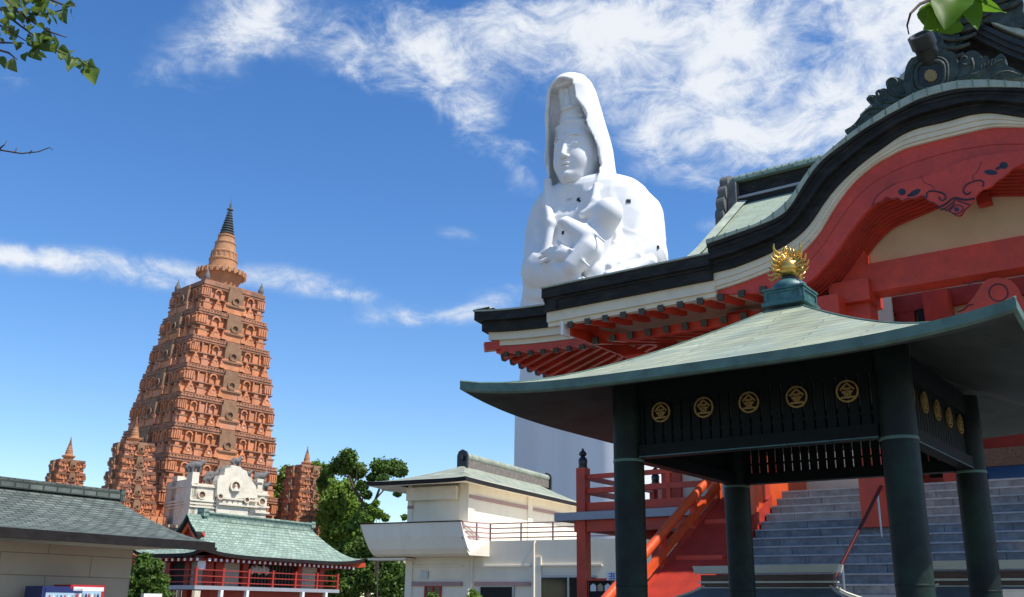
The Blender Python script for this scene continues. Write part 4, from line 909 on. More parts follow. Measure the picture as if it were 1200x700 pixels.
# ================================================================== the terracotta tower and its turrets
TX = V((.7071, .7071, 0)); TN_ = V((.7071, -.7071, 0))      # along / outward of the lit face
def tower(root, c, z0, z1, hfun, H, detail, niches=True, faces=(0, 1)):
    frames = [(TX, TN_), (V((-.7071, .7071, 0)), V((-.7071, -.7071, 0))), (-TX, -TN_), (V((.7071, -.7071, 0)), V((.7071, .7071, 0)))]
    nt = max(1, round((z1 - z0) / H)); H = (z1 - z0) / nt
    core, led, orn_ = MB(), MB(), MB(); facebrown = [MB() for _ in range(4)]
    S = H / 2.72
    for i in range(nt):
        za = z0 + i * H; h = hfun(za + H * .5)
        def ring(m, r, a, b): m.obox(c + Z * ((a + b) / 2), TX, TN_, Z, r, r, (b - a) / 2)
        ring(core, h - .42 * S, za, za + H)
        j_ = .004 * (i % 3)
        for r, a, b in ((-.02, 0, .14), (-.12, .14, .24), (.0, .24, .34), (-.16, 1.36, 1.44), (-.06, 1.44, 1.53), (-.14, 2.42, 2.5), (-.0, 2.5, 2.6), (-.1, 2.6, 2.72)):
            ring(led, hfun(za + (a + b) / 2 * S) + r * S + j_, za + a * S, za + b * S)
        for fi, (ax, ov) in enumerate(frames):
            if fi not in faces: continue
            def bx(m, t, w_, o0, o1, a, b):
                o1 += hfun(za + (a + b) / 2 * S) - h; o0 = min(o0, o1 - .1)
                m.obox(c + ax * t + ov * ((o0 + o1) / 2) + Z * (za + (a + b) / 2 * S), ax, ov, Z, w_ / 2, (o1 - o0) / 2, (b - a) / 2 * S)
            def disc(m, t, z_, r_, o0, th=.12, seg=10, a0=0, a1=2 * PI, wr=.35):
                for k in range(seg):
                    p_, q_ = a0 + (a1 - a0) * k / seg, a0 + (a1 - a0) * (k + 1) / seg
                    P4 = [c + ax * (t + math.cos(x) * rr) + ov * o0 + Z * (za + z_ * S + math.sin(x) * rr) for x, rr in ((p_, r_), (q_, r_), (q_, r_ * (1 - wr)), (p_, r_ * (1 - wr)))]
                    m.prism(P4, ov * -th)
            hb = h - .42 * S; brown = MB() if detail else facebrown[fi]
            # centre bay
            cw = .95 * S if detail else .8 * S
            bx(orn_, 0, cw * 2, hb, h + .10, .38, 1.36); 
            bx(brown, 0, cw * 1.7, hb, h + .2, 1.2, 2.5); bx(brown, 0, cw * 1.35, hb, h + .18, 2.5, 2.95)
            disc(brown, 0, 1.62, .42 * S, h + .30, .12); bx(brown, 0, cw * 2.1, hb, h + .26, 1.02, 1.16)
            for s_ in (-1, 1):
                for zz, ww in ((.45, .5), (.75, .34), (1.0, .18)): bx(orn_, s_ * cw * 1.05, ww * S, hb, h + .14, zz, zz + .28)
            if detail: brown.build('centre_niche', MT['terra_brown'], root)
            # side bays
            nd = int(hfun(za) * 2 / (.3 * S))
            for k in range(nd):
                t = (k - (nd - 1) / 2) * .3 * S
                bx(orn_, t, .16 * S, hb, h - .03, .145, .235); bx(orn_, t, .16 * S, hb, h - .05, 2.425, 2.495)
            step = .86 * S; half = hfun(za + H * .5) - cw - .35 * S; nb = max(1, int(half / step)); step = half / nb
            for s_ in (-1, 1):
                for k in range(nb):
                    t = s_ * (cw + .2 * S + (k + .5) * step)
                    if k % 2 == 0:     # horseshoe gable
                        for zz, ww in ((.42, .86), (.68, .66), (.92, .42), (1.16, .2)): bx(orn_, t, ww * step, hb, h - .02, zz, zz + .26)
                        disc(orn_, t, .84, .25 * S, h + .10, .12); led.obox(c + ax * t + ov * (h - .0) + Z * (za + .84 * S), ax, ov, Z, .14 * S, .03, .14 * S)  # dark plug: shade inside the niche ring put in as colour
                        orn_.cur = 1; orn_.obox(c + ax * t + ov * (h + .03) + Z * (za + .76 * S), ax, ov, Z, .055 * S, .02, .09 * S); orn_.cur = 0
                    else:
                        bx(orn_, t, .7 * step, hb, h - .18, .4, .95); bx(led, t, .9 * step, hb, h - .1, .95, 1.08); bx(orn_, t, .4 * step, hb, h - .16, 1.08, 1.36)
                    if k == nb - 1:     # ribbed corner drum
                        bx(orn_, t + s_ * .1, step * .75, hb, h - .06, 1.62, 2.36)
                        for q in range(4): bx(orn_, t + s_ * .1 + (q - 1.5) * step * .2, step * .09, h - .08, h + .03, 1.66, 2.32)
                    elif k % 2 == 1:
                        for q in (-1, 1): bx(orn_, t + q * .36 * step, .12 * step, hb, h - .06, 1.56, 2.42)
                        bx(orn_, t, .5 * step, hb, h - .22, 1.56, 2.3)
                    else:             # arched recess
                        for q in (-1, 1): bx(orn_, t + q * .3 * step, .11 * step, hb, h - .08, 1.56, 2.1)
                        disc(orn_, t, 2.08, .34 * step + .02, h - .08, .2, 6, 0, PI, .3)
                        bx(orn_, t, .44 * step, hb, h - .26, 1.56, 2.2)
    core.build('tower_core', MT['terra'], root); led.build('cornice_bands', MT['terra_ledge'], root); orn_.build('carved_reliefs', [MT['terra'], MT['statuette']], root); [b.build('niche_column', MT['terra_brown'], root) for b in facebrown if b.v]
def stupa(root, c, z, s, tall=True, mat_='terra2'):
    m = MB(); m.lathe(c, [(r * s, z + h * s) for r, h in ((1.6, 0), (1.62, .4), (1.72, .9), (1.9, 1.3), (2.1, 1.6), (2.2, 1.8), (2.36, 1.9), (2.36, 2.15), (1.9, 2.35), (1.5, 2.5), (1.5, 2.7), (1.38, 2.75), (1.36, 3.3), (1.42, 3.35), (1.42, 3.5), (1.26, 3.6), (1.22, 4.1), (1.28, 4.15), (1.28, 4.3), (1.1, 4.4), (1.02, 5.1), (1.06, 5.15), (1.06, 5.3), (.88, 5.4), (.8, 5.9), (.86, 5.95), (.86, 6.1), (.6, 6.2), (.58, 6.3))], 28)
    for k in range(26):
        t = 2 * PI * k / 26; a = V((math.cos(t), math.sin(t), 0)); m.obox(c + a * 2.3 * s + Z * (z + 1.95 * s), a, a.cross(Z), Z, .16 * s, .13 * s, .26 * s)
    for k in range(16):
        t = 2 * PI * k / 16; a = V((math.cos(t), math.sin(t), 0)); m.obox(c + a * 1.2 * s + Z * (z + 3.85 * s), a, a.cross(Z), Z, .1 * s, .1 * s, .25 * s); m.obox(c + a * 1.58 * s + Z * (z + .5 * s), a, a.cross(Z), Z, .1 * s, .16 * s, .35 * s)
    m.build('bell_drum', MT[mat_], root, 40)
    m = MB(); pr = []
    n = 9
    for k in range(n):
        r = lerp(.72, .28, k / (n - 1)); zz = 6.3 + k * .28
        pr += [(r * .62 * s, z + zz * s), (r * s, z + (zz + .05) * s), (r * s, z + (zz + .12) * s), (r * .6 * s, z + (zz + .17) * s)]
    pr += [(.14 * s, z + 8.85 * s), (.33 * s, z + 8.95 * s), (.33 * s, z + 9.05 * s), (.1 * s, z + 9.2 * s), (.14 * s, z + 9.4 * s), (.03 * s, z + 9.9 * s), (.01 * s, z + 10.3 * s)]
    m.lathe(c, pr, 20); m.build('ringed_spire', MT['spire'] if tall else MT[mat_], root, 35)
m_n = MB()
tc_ = V((-29.15, 91.3, 0))
tw = empty('brick_tower', tc_, 'tall tapering terracotta brick tower covered in carved niches with a ringed spire', 'tower')
def hf(z): return 3.12 + (30 - z) * .119 + .25 * math.sin(PI * min(1, max(0, (30 - z) / 26)))
tower(tw, tc_, 2.4, 29.6, hf, 2.72, True)
m = MB(); m.obox(tc_ + Z * 29.75, TX, TN_, Z, 3.2, 3.2, .16); m.obox(tc_ + Z * 30.0, TX, TN_, Z, 3.05, 3.05, .1); m.build('top_slab', MT['terra_ledge'], tw)
zst = 30.0; ss = (39.95 - 30.0) / 10.3
stupa(tw, tc_, zst, ss)
for a, b in ((1, 1), (1, -1), (-1, 1), (-1, -1)):
    m = MB(); m.lathe(tc_ + TX * 2.85 * a + TN_ * 2.85 * b, [(.24, 30.1), (.28, 30.25), (.28, 30.45), (.17, 30.65), (.15, 30.8), (.06, 31.0), (.02, 31.25)], 12); m.build('corner_finial', MT['grey_stone'], tw, 40)
tw.rotation_euler = (0, rad(1.75), 0)
def turret(px, Y, ytop, ybody, whalf, label, zlow):
    global m_n
    c = atY(px, ytop, Y); ztop = c.z; zb = atY(px, ybody, Y).z; c.z = 0; m_n = MB()
    e = empty('corner_turret', c, label, 'turret', 'small turrets around the brick tower')
    n = round((zb - zlow) / 1.15)
    tower(e, c, zb - n * 1.15, zb - .1, lambda z: whalf + (zb - z) * .10, 1.15, False)
    m = MB(); m.obox(c + Z * (zb - .03), TX, TN_, Z, whalf, whalf, .08); m.build('top_slab', MT['terra_ledge'], e)
    stupa(e, c, zb, (ztop - zb) / 10.3 * 1.0 if False else (ztop - zb) / 10.3, False)
    m = MB(); m.obox(c + Z * (zb - n * 1.15 - 1.5), TX, TN_, Z, whalf + .9 + .3, whalf + 1.2, 1.5); 
    for k in range(9):
        for ax, ov in ((TX, TN_), (V((-.7071, .7071, 0)), V((-.7071, -.7071, 0)))): m.obox(c + ax * ((k - 4) * (whalf + 1.1) / 4.2) + ov * (whalf + 1.25) + Z * (zb - n * 1.15 - 1.5), ax, ov, Z, .12, .1, 1.45)
    m.build('plinth', MT['terra'], e)
turret(84, 91, 510, 541, 1.15, 'small terracotta turret standing alone left of the brick tower', 9.0)
turret(161, 80.3, 487, 521, 1.2, 'small terracotta turret in front of the left corner of the brick tower', 8.5)
turret(361, 92, 521, 548, 1.35, 'small terracotta turret right of the tower beside the dark trees', 6.0)
# lower body of the tower platform
m = MB(); m.obox(tc_ + Z * 1.2, TX, TN_, Z, 8.4, 8.4, 1.2); m.build('platform', MT['terra'], tw)

# ivory entrance building in front of the tower
E0 = atY(228, 600, 79); E0.z = 0
def EP(t, o, z): return E0 + TX * t + TN_ * o + Z * z
def ep(px, py, o=0.): Pp = atpl(px, py, E0 + TN_ * o, TN_); return ((Pp - E0).dot(TX), Pp.z)
def ebox(m, t0, t1, o0, o1, z0, z1): return m.obox(EP((t0 + t1) / 2, (o0 + o1) / 2, (z0 + z1) / 2), TX, TN_, Z, abs(t1 - t0) / 2, abs(o1 - o0) / 2, abs(z1 - z0) / 2)
eb = empty('ivory_entrance', EP(3, -2, 0), 'ivory stone entrance building with a stepped gable at the foot of the brick tower', 'entrance building')
m = MB()
a = ep(226, 566); b = ep(254, 566); ebox(m, a[0], b[0], -4.2, 0, 0, a[1])
a = ep(291, 574); b = ep(314, 574); ebox(m, a[0], b[0], -4.2, 0, 0, a[1])
a = ep(254, 578); b = ep(291, 578); ebox(m, a[0], b[0], -4.0, .2, 0, a[1])
q = [ep(x, y, .35) for x, y in ((254, 582), (255, 563), (258, 557), (263, 557), (264, 549), (270, 548), (271, 545), (282, 547), (284, 550), (289, 552), (291, 558), (295, 561), (296, 565), (300, 570), (302, 584), (278, 584))]
m.prism([EP(t, .35, z) for t, z in q], -TN_ * .8)
a = ep(226, 553); b = ep(234, 553); ebox(m, a[0], b[0], -.9, 0, 6, a[1]); a = ep(302, 561); b = ep(309, 561); ebox(m, a[0], b[0], -.9, 0, 6, a[1])
a0 = ep(226, 566)[0]; zz = ep(226, 556)[1]; ebox(m, a0 - .02, a0 + .6, -4.3, -.9, 0, zz - .3); ebox(m, a0 - .02, a0 + .9, -3.4, -2.6, 0, zz + .1)
body = m.build('walls', MT['ivory'], eb)
m = MB(); zl = [ep(240, y)[1] for y in (569, 573, 586, 590, 594)]
for z_, h_, pr in ((zl[0], .14, .12), (zl[2], .14, .14), (zl[3], .12, .08), (zl[4], .1, .12)):
    ebox(m, a0 - .12, ep(254, 580)[0] + .05, -4.25, pr, z_ - h_, z_); 
for (x0, x1, y) in ((254, 300, 583), (254, 300, 590), (291, 315, 578), (291, 315, 592), (291, 315, 599)):
    a, b = ep(x0, y), ep(x1, y); ebox(m, a[0], b[0], -.5, .42 if x0 < 290 else .14, a[1] - .12, a[1] + .02)
for k in range(5):
    a = ep(260 + k * 6.5, 593); 
    for z_, w_ in ((0, .42), (.22, .28), (.42, .14)): ebox(m, a[0] - w_ / 2, a[0] + w_ / 2, .1, .32, a[1] + z_, a[1] + z_ + .24)
m.build('string_courses', MT['ivory'], eb)
m = MB(); d2 = MB()
for x, y, r, o in ((276, 570, .5, .42), (236.5, 580, .36, .08), (307, 588, .36, .08), (258, 582, .26, .46), (289, 586, .26, .46)):
    t, z = ep(x, y, o)
    m = MB()
    for k in range(14):
        p_, q_ = 2 * PI * k / 14, 2 * PI * (k + 1) / 14
        m.prism([EP(t + math.cos(w_) * rr, o + .1, z + math.sin(w_) * rr) for w_, rr in ((p_, r), (q_, r), (q_, r * .72), (p_, r * .72))], -TN_ * .12)
    fr_ = m.build('round_frame', MT['ivory'], eb); d2 = MB(); d2.lathe(EP(t, o - .05, z), [(r * .72, 0), (r * .7, .03)], 14, TN_); d2.build('round_recess', MT['terra_brown'], fr_)
m = MB(); t, z = ep(276, 572, .45); m.lathe(EP(t, .5, z - .35), [(.2, 0), (.26, .1), (.17, .3), (.13, .4), (.1, .45), (.12, .55), (.02, .66)], 10); m.build('seated_figure', MT['statuette'], eb, 50)
def beast(c, s, parent):
    m = MB(); m.tube([c + Z * .35 * s - TX * .55 * s, c + Z * .62 * s - TX * .3 * s, c + Z * .62 * s + TX * .2 * s, c + Z * .72 * s + TX * .5 * s], [.22 * s, .34 * s, .34 * s, .2 * s], 8)
    m.tube([c + Z * .7 * s + TX * .4 * s, c + Z * 1.0 * s + TX * .62 * s, c + Z * .9 * s + TX * .85 * s], [.24 * s, .26 * s, .1 * s], 8)
    for u_ in (-.35, .35):
        for v_ in (-.18, .18): m.tube([c + TX * u_ * s + TN_ * v_ * s, c + TX * u_ * s + TN_ * v_ * s + Z * .5 * s], .12 * s, 6)
    m.build('roof_animal', MT['grey_stone'], parent, 60)
for x, y, s, o in ((229, 553, 1.15, -.4), (224, 553, 1., -2.5), (243, 566, .8, -.6), (247, 564, 1.1, -1.8), (263, 556, .9, -.6), (276, 546, .9, -.1), (289, 560, .8, -.8), (304, 566, 1.2, -.7), (303, 573, .9, -.2), (310, 574, .8, -.6)):
    t, z = ep(x, y, o); beast(EP(t, o, z - .05), s * .8, eb)
fe = empty('picket_fence', EP(-4, 3, 0), 'brown wooden picket fence in front of the ivory entrance', 'fence')
for k in range(16):
    p_ = atY(186 + k * 3.1, 640, 74 - k * .1); zt_ = atY(186 + k * 3.1, 614 + k * .25, 74 - k * .1).z; m = MB(); m.obox(V((p_.x, p_.y, zt_ / 2)), TX, TN_, Z, .07, .04, zt_ / 2); m.build('picket', MT['brownwood'] if k % 3 else MT['paper'], fe)
pA, pB = atY(185, 618, 74.1), atY(234, 622, 72.4); m = MB(); m.bar(pA, pB, .06, .14); m.bar(pA - Z * .8, pB - Z * .8, .06, .14); m.build('fence_rail', MT['brownwood'], fe)

# ================================================================== trees
def leaf_cloud(m, blobs, n, size, flat=.6, seed=1):
    r = np.random.default_rng(seed); vol = np.array([b[3] ** 2 for b in blobs]); vol = vol / vol.sum()
    idx = r.choice(len(blobs), n, p=vol)
    B = np.array([[b[0], b[1], b[2]] for b in blobs]); Rr = np.array([b[3] for b in blobs]); sq = np.array([b[4] if len(b) > 4 else .8 for b in blobs])
    d = r.normal(size=(n, 3)); d /= np.linalg.norm(d, axis=1)[:, None]
    rr = Rr[idx] * (r.random(n) ** .38) * (1 + .18 * r.normal(size=n)); 
    c = B[idx] + d * rr[:, None] * np.stack([np.ones(n), np.ones(n), sq[idx]], 1)
    nm = d * .7 + r.normal(size=(n, 3)) * .75 + np.array([0, 0, .35]); nm /= np.linalg.norm(nm, axis=1)[:, None]
    t = np.cross(nm, r.normal(size=(n, 3))); t /= np.linalg.norm(t, axis=1)[:, None]; b2 = np.cross(nm, t)
    s = size * (.6 + .8 * r.random(n))[:, None]
    i0 = len(m.v)
    Q = np.stack([c - t * s, c + b2 * s * flat, c + t * s, c - b2 * s * flat], 1).reshape(-1, 3)
    m.v += [tuple(x) for x in Q.tolist()]; m.f += [(i0 + 4 * k, i0 + 4 * k + 1, i0 + 4 * k + 2, i0 + 4 * k + 3) for k in range(n)]
    m.uv += [[(0, 0)] * 4] * n; m.mi += [0] * n
def tree(name, base, h, blobs, n, size, lm, label, cat, limbs, group=None, r0=.3, seed=1):
    e = empty(name, base, label, cat, group)
    m = MB(); top = base + Z * h * .55
    m.tube([base, base + Z * h * .25 + V((.1, 0, 0)), top], [r0, r0 * .75, r0 * .5], 9)
    for (x, y, z) in limbs:
        p = V((x, y, z)); mid = top.lerp(p, .5) + Z * (-.06 * h) * 0 + V((0, 0, -.3)); m.tube([base + Z * h * .4, mid, p], [r0 * .5, r0 * .32, r0 * .1], 7)
    m.build('trunk', MT['bark'], e, 60)
    m = MB(); leaf_cloud(m, blobs, n, size, seed=seed); m.build('crown', MT[lm], e, fix=False)
    return e
def PB_(px, py, Y, r, sq=.85, k=None): p = atY(px, py, Y); return (p.x, p.y, p.z, r * Y / FPX * 1.0, sq)
def sub(blobs, n, f, seed):
    r = np.random.default_rng(seed); out = []
    for b in blobs:
        for _ in range(n):
            d = r.normal(size=3); d /= np.linalg.norm(d); k = b[3] * (.55 + .35 * r.random()); out.append((b[0] + d[0] * k, b[1] + d[1] * k, b[2] + d[2] * k * b[4], b[3] * f * (.7 + .6 * r.random()), .75))
    return out
# open-crowned pine-like camphor with bare limbs
Yt = 84; bs = atY(432, 705, Yt); bs.z = 0
bl_ = [PB_(x, y, Yt + d, r) for x, y, r, d in ((402, 545, 13, 0), (418, 552, 11, 1), (408, 535, 10, -1), (385, 552, 9, 0), (378, 566, 7, 1), (425, 570, 7, 0), (446, 548, 11, 0), (460, 548, 11, 1), (470, 552, 8, 0), (450, 562, 7, -1), (436, 560, 6, 0), (466, 578, 4.5, 0), (430, 580, 6, 0), (432, 600, 10, 0), (428, 612, 9, 0))]
e = empty('camphor_tree', bs, 'open-crowned dark green tree with bare forked limbs beside the cream building', 'tree')
m = MB()
def L3(pts, r): m.tube([atY(x, y, Yt) for x, y in pts], r, 8)
m.tube([bs, atY(431, 640, Yt), atY(430, 610, Yt), atY(431, 597, Yt)], [.3, .26, .22, .18], 9)
L3([(431, 600), (424, 588), (414, 572), (410, 560), (402, 545)], [.17, .14, .11, .08, .03]); L3([(424, 588), (428, 575), (424, 562)], [.07, .05, .02]); L3([(410, 560), (396, 553), (385, 554)], [.06, .04, .02]); L3([(414, 570), (418, 560), (418, 548)], [.06, .04, .02])
L3([(431, 598), (440, 586), (445, 572), (447, 556)], [.15, .12, .09, .03]); L3([(441, 584), (452, 572), (462, 560)], [.08, .05, .02]); L3([(445, 572), (438, 563)], [.05, .02]); L3([(447, 574), (458, 576), (466, 578)], [.05, .03, .02])
m.build('trunk', MT['bark'], e, 60)
m = MB(); leaf_cloud(m, bl_ + sub(bl_, 4, .42, 3), 26000, .14, seed=4); m.build('crown', MT['leaf_dark'], e, fix=False)
def mass(name, px, py0, Y, bl, n, size, lm, label, cat, group, seed, r0=.3):
    b0 = atY(px, 700, Y); b0.z = 0; B = [PB_(x, y, Y + d, r) for x, y, r, d in bl]
    return tree(name, b0, max(b[2] for b in B) - 0, B + sub(B, 6, .38, seed), n, size, lm, label, cat, [(b[0], b[1], b[2]) for b in B[:6]], group, r0, seed)
mass('broadleaf_tree', 405, 560, 88, [(395, 590, 20, 0), (405, 575, 14, 0), (385, 575, 12, 1), (412, 600, 18, 0), (418, 620, 18, -1), (400, 622, 20, 0), (388, 608, 16, 1), (410, 645, 22, 0), (395, 640, 20, 1)], 30000, .19, 'leaf_bright', 'bright yellow-green tree right of the small turret', 'tree', 'trees behind the gate house', 11)
mass('broadleaf_tree', 440, 600, 80, [(420, 650, 16, 0), (440, 640, 20, 0), (455, 655, 18, 0), (430, 670, 20, 0), (450, 680, 22, 0), (468, 672, 14, 0), (410, 685, 18, 0), (470, 695, 16, 0)], 26000, .17, 'leaf_dark', 'dark green bushy tree against the left side of the cream building', 'tree', 'trees behind the gate house', 12)
mass('broadleaf_tree', 330, 570, 100, [(325, 568, 12, 0), (338, 556, 12, 0), (333, 580, 14, 0), (320, 588, 12, 0), (345, 572, 12, 1), (372, 552, 12, 2), (380, 568, 14, 2), (388, 580, 12, 2), (350, 590, 16, 2), (330, 600, 14, 1)], 22000, .19, 'leaf_bright', 'green tree filling the gap between the brick tower and the right turret', 'tree', 'trees behind the gate house', 13)
mass('broadleaf_tree', 392, 650, 92, [(385, 640, 16, 0), (392, 665, 18, 0), (380, 690, 20, 0), (402, 690, 20, 0)], 8000, .23, 'leaf_dark', 'dark green tree behind the right end of the gate house roof', 'tree', 'trees behind the gate house', 14)
mass('evergreen_tree', 172, 660, 38, [(168, 668, 12, 0), (180, 664, 10, 0), (160, 680, 12, 0), (175, 685, 14, 0), (188, 682, 10, 0), (170, 656, 8, 0), (185, 700, 14, 0), (160, 700, 14, 0)], 14000, .085, 'leaf_dark', 'dense evergreen bush between the beige building and the gate house', 'tree', None, 15, .12)
mass('potted_conifer', 555, 690, 43, [(555, 699, 5, 0), (553, 694, 3.4, 0), (558, 696, 3, 0), (560, 703, 6, 0), (550, 703, 6, 0)], 2500, .05, 'leaf_bright', 'small bright green shrub standing before the cream building doors', 'shrub', None, 16, .04)
mass('round_shrub', 507, 690, 42, [(507, 699, 4.5, 0), (510, 701, 4, 0), (503, 701, 4, 0)], 2000, .05, 'leaf_dark', 'low dark round shrub under the cream building window', 'shrub', None, 17, .04)
# feathery tops peeping over the balcony
mass('bamboo', 440, 600, 58, [(437, 597, 5, 0), (445, 603, 5, 0), (441, 590, 3, 0), (452, 607, 4, 0), (474, 606, 3, 0), (430, 606, 7, 0)], 2600, .13, 'leaf_bright', 'pale feathery bamboo tops rising behind the balcony', 'bamboo', None, 18, .06)
for px, Yb, hh in ((-60, 60, 8), (-140, 50, 9)): pass

# ================================================================== near branches
def near_leaf(m, c, ax, nrm, ln, wd):
    ln *= LS; wd *= LS
    side = ax.cross(nrm).normalized(); up_ = nrm.normalized(); n = 14; ph = c.x * 37 + c.z * 53
    cur = .3 * math.sin(ph); G = [[] for _ in range(7)]
    for i in range(n + 1):
        t = i / n; w_ = wd * (math.sin(PI * t ** .88) ** .95 if 0 < t < 1 else 0) * (1 + .04 * (i % 2))
        p = c + ax * (ln * t) + up_ * (-.22 * ln * t * t) + side * (cur * ln * .4 * t * (1 - t))
        for k in range(7):
            q = (k - 3) / 3; G[k].append(p + side * (w_ * q) + up_ * (w_ * (.42 * abs(q) ** 1.4 + .10 * math.sin(t * 9 + k + ph) * abs(q))))
    m.grid(G)
LS = .52
def near_branch(name, label, Y, stems, leaves, lm, seed, rs=.004, lw=.23, trunk=None, par=None):
    r = random.Random(seed); p0 = atY(*stems[0][0], Y)
    e = par or empty(name, V((trunk[0], trunk[1], 0)), label, 'tree')
    if trunk and not par:
        tp_ = V((trunk[0], trunk[1], 0)); m = MB(); m.tube([tp_, tp_ + V((.05, .05, 1.4)), tp_ + V((.0, .1, 3.0)), tp_ + V((.1, .2, 5.2))], [.2, .15, .12, .05], 12); m.build('trunk', MT['bark'], e, 60)
    for s_ in stems:
        x, y = s_[0]
        if x < -20 or y < -50:
            a_ = atY(x, y, Y + .03 * math.sin(x)); b_ = V((trunk[0], trunk[1], max(2.2, a_.z - .5))); m = MB(); m.tube([b_, b_.lerp(a_, .5) + Z * .12, a_], [rs * 3.5, rs * 2, rs], 6); m.build('bough', MT['bark'], e, 60)
    m = MB()
    for s_ in stems:
        pts = [atY(x, y, Y + .03 * math.sin(x)) for x, y in s_]; n = len(pts); m.tube(pts, [rs * (1 - .7 * i / (n - 1)) for i in range(n)], 6)
    m.build('twig', MT['bark'], e, 60)
    m = MB()
    for (x, y, dx, dy) in leaves:
        c = atY(x, y, Y + r.uniform(-.12, .12)); tip = atY(x + dx, y + dy, Y + r.uniform(-.15, .15)); ax = tip - c; ln = ax.length; ax.normalize()
        nrm = (V((r.uniform(-.8, .8), -1, r.uniform(-.3, 1.2)))).normalized(); nrm = (nrm - ax * nrm.dot(ax)).normalized(); near_leaf(m, c, ax, nrm, ln, ln * lw * r.uniform(.7, 1.15))
    if leaves: m.build('leaves', MT[lm], e, 60, fix=False)
    return e
r_ = random.Random(3); lv = []
for x, y, dx, dy in ((103, 78, -1, 24), (106, 80, 6, 20), (98, 74, -14, 2), (103, 74, 8, 4), (100, 72, 2, -8), (92, 70, -12, 6), (84, 66, 6, 12), (76, 62, -10, 10), (70, 55, 14, 8), (62, 50, -4, 16), (56, 20, 4, 16), (60, 18, 16, 20), (40, 40, -6, 22), (52, 46, 4, 22), (46, 48, -14, 16), (34, 20, -4, 18), (28, 14, -12, 8), (20, 10, 6, -14), (14, 4, -10, 14), (10, 20, -12, 14), (8, 32, 14, 16), (30, 62, -6, 14), (36, 62, 8, 14), (2, 66, 6, 22), (12, 70, 8, 22), (0, 44, 10, 16), (22, 34, -10, 18), (50, 8, 12, -10), (70, 4, -12, 6), (58, 2, 14, 8), (80, 3, 4, -10), (34, 4, 10, -6), (44, 28, 12, 6), (26, 50, -12, 6), (60, 40, 12, 6), (66, 44, -2, 18), (18, 48, 8, 14), (74, 12, 10, -4), (4, 8, 8, 10), (40, 56, 4, 18), (24, 26, 14, 8), (46, 62, 12, 8)):
    lv.append((x, y, dx, dy))
for _ in range(46):
    x_ = r_.uniform(-10, 60); lv.append((x_, r_.uniform(-8, 66 - x_ * .55), r_.uniform(-14, 16), r_.uniform(2, 24)))
for x, y in ((88, 68), (80, 63), (72, 60), (66, 52), (55, 46), (95, 72), (62, 44), (52, 40), (84, 9), (76, 11), (64, 14), (78, 3)):
    lv.append((x, y, r_.uniform(-16, 16), r_.uniform(8, 26))); lv.append((x, y, r_.uniform(-14, 18), r_.uniform(-14, 8)))
nb_ = near_branch('leafy_tree', 'near tree whose leafy twigs hang into the upper left corner', 4.2, [[(-60, -70), (-20, -10), (10, 20), (40, 42), (62, 58), (85, 68), (104, 75)], [(-20, -30), (20, 14), (50, 18), (72, 12), (88, 4)], [(30, -20), (55, -2), (80, 8), (88, 4)], [(-30, 40), (0, 50), (28, 51)], [(-30, 50), (10, 62), (20, 70)], [(18, 12), (42, 28), (60, 38), (78, 44)], [(-30, 20), (0, 30), (30, 48)]], lv, 'leaf_near', 5, .008, trunk=(-5.6, 4.6))
m = MB()
for x, y in ((12, 19),): 
    c = atY(x, y, 4.1); m.lathe(c - Z * .02, [(.004, 0), (.015, .006), (.019, .018), (.016, .03), (.004, .038)], 12)
m.build('round_fruit', MT['leaf_bright'], nb_, 60)
near_branch('bare_twig', 'thin bare twig poking in from the left edge of the sky', 4.5, [[(-60, 168), (0, 176), (25, 180), (45, 178), (58, 173), (62, 176)], [(0, 174), (5, 170), (8, 165)], [(17, 179), (20, 173)], [(34, 180), (38, 176)]], [], 'leaf_near', 6, .005, trunk=(-5.6, 4.6), par=nb_)
LS = .78
near_branch('leafy_tree', 'near tree with backlit lime green leaves on a bent stem at the upper right', 3.2, [[(1150, -60), (1120, -20), (1095, -2), (1078, 5), (1067, 16), (1063, 30), (1065, 40)], [(1100, -30), (1096, 0), (1094, 14)]],
    [(1092, 2, -12, 30), (1094, 6, 4, 20), (1102, 6, 2, 32), (1125, -6, -22, 38), (1130, 0, 22, 34), (1125, -10, 36, 18), (1110, -12, 8, 26), (1140, -10, 26, 12), (1118, -16, -16, 24), (1106, 8, -10, 22), (1134, 4, 14, 26), (1148, -14, 20, 20), (1098, -8, -14, 18), (1116, 2, 10, 26)], 'leaf_lime', 8, .009, .34, trunk=(4.6, .6))

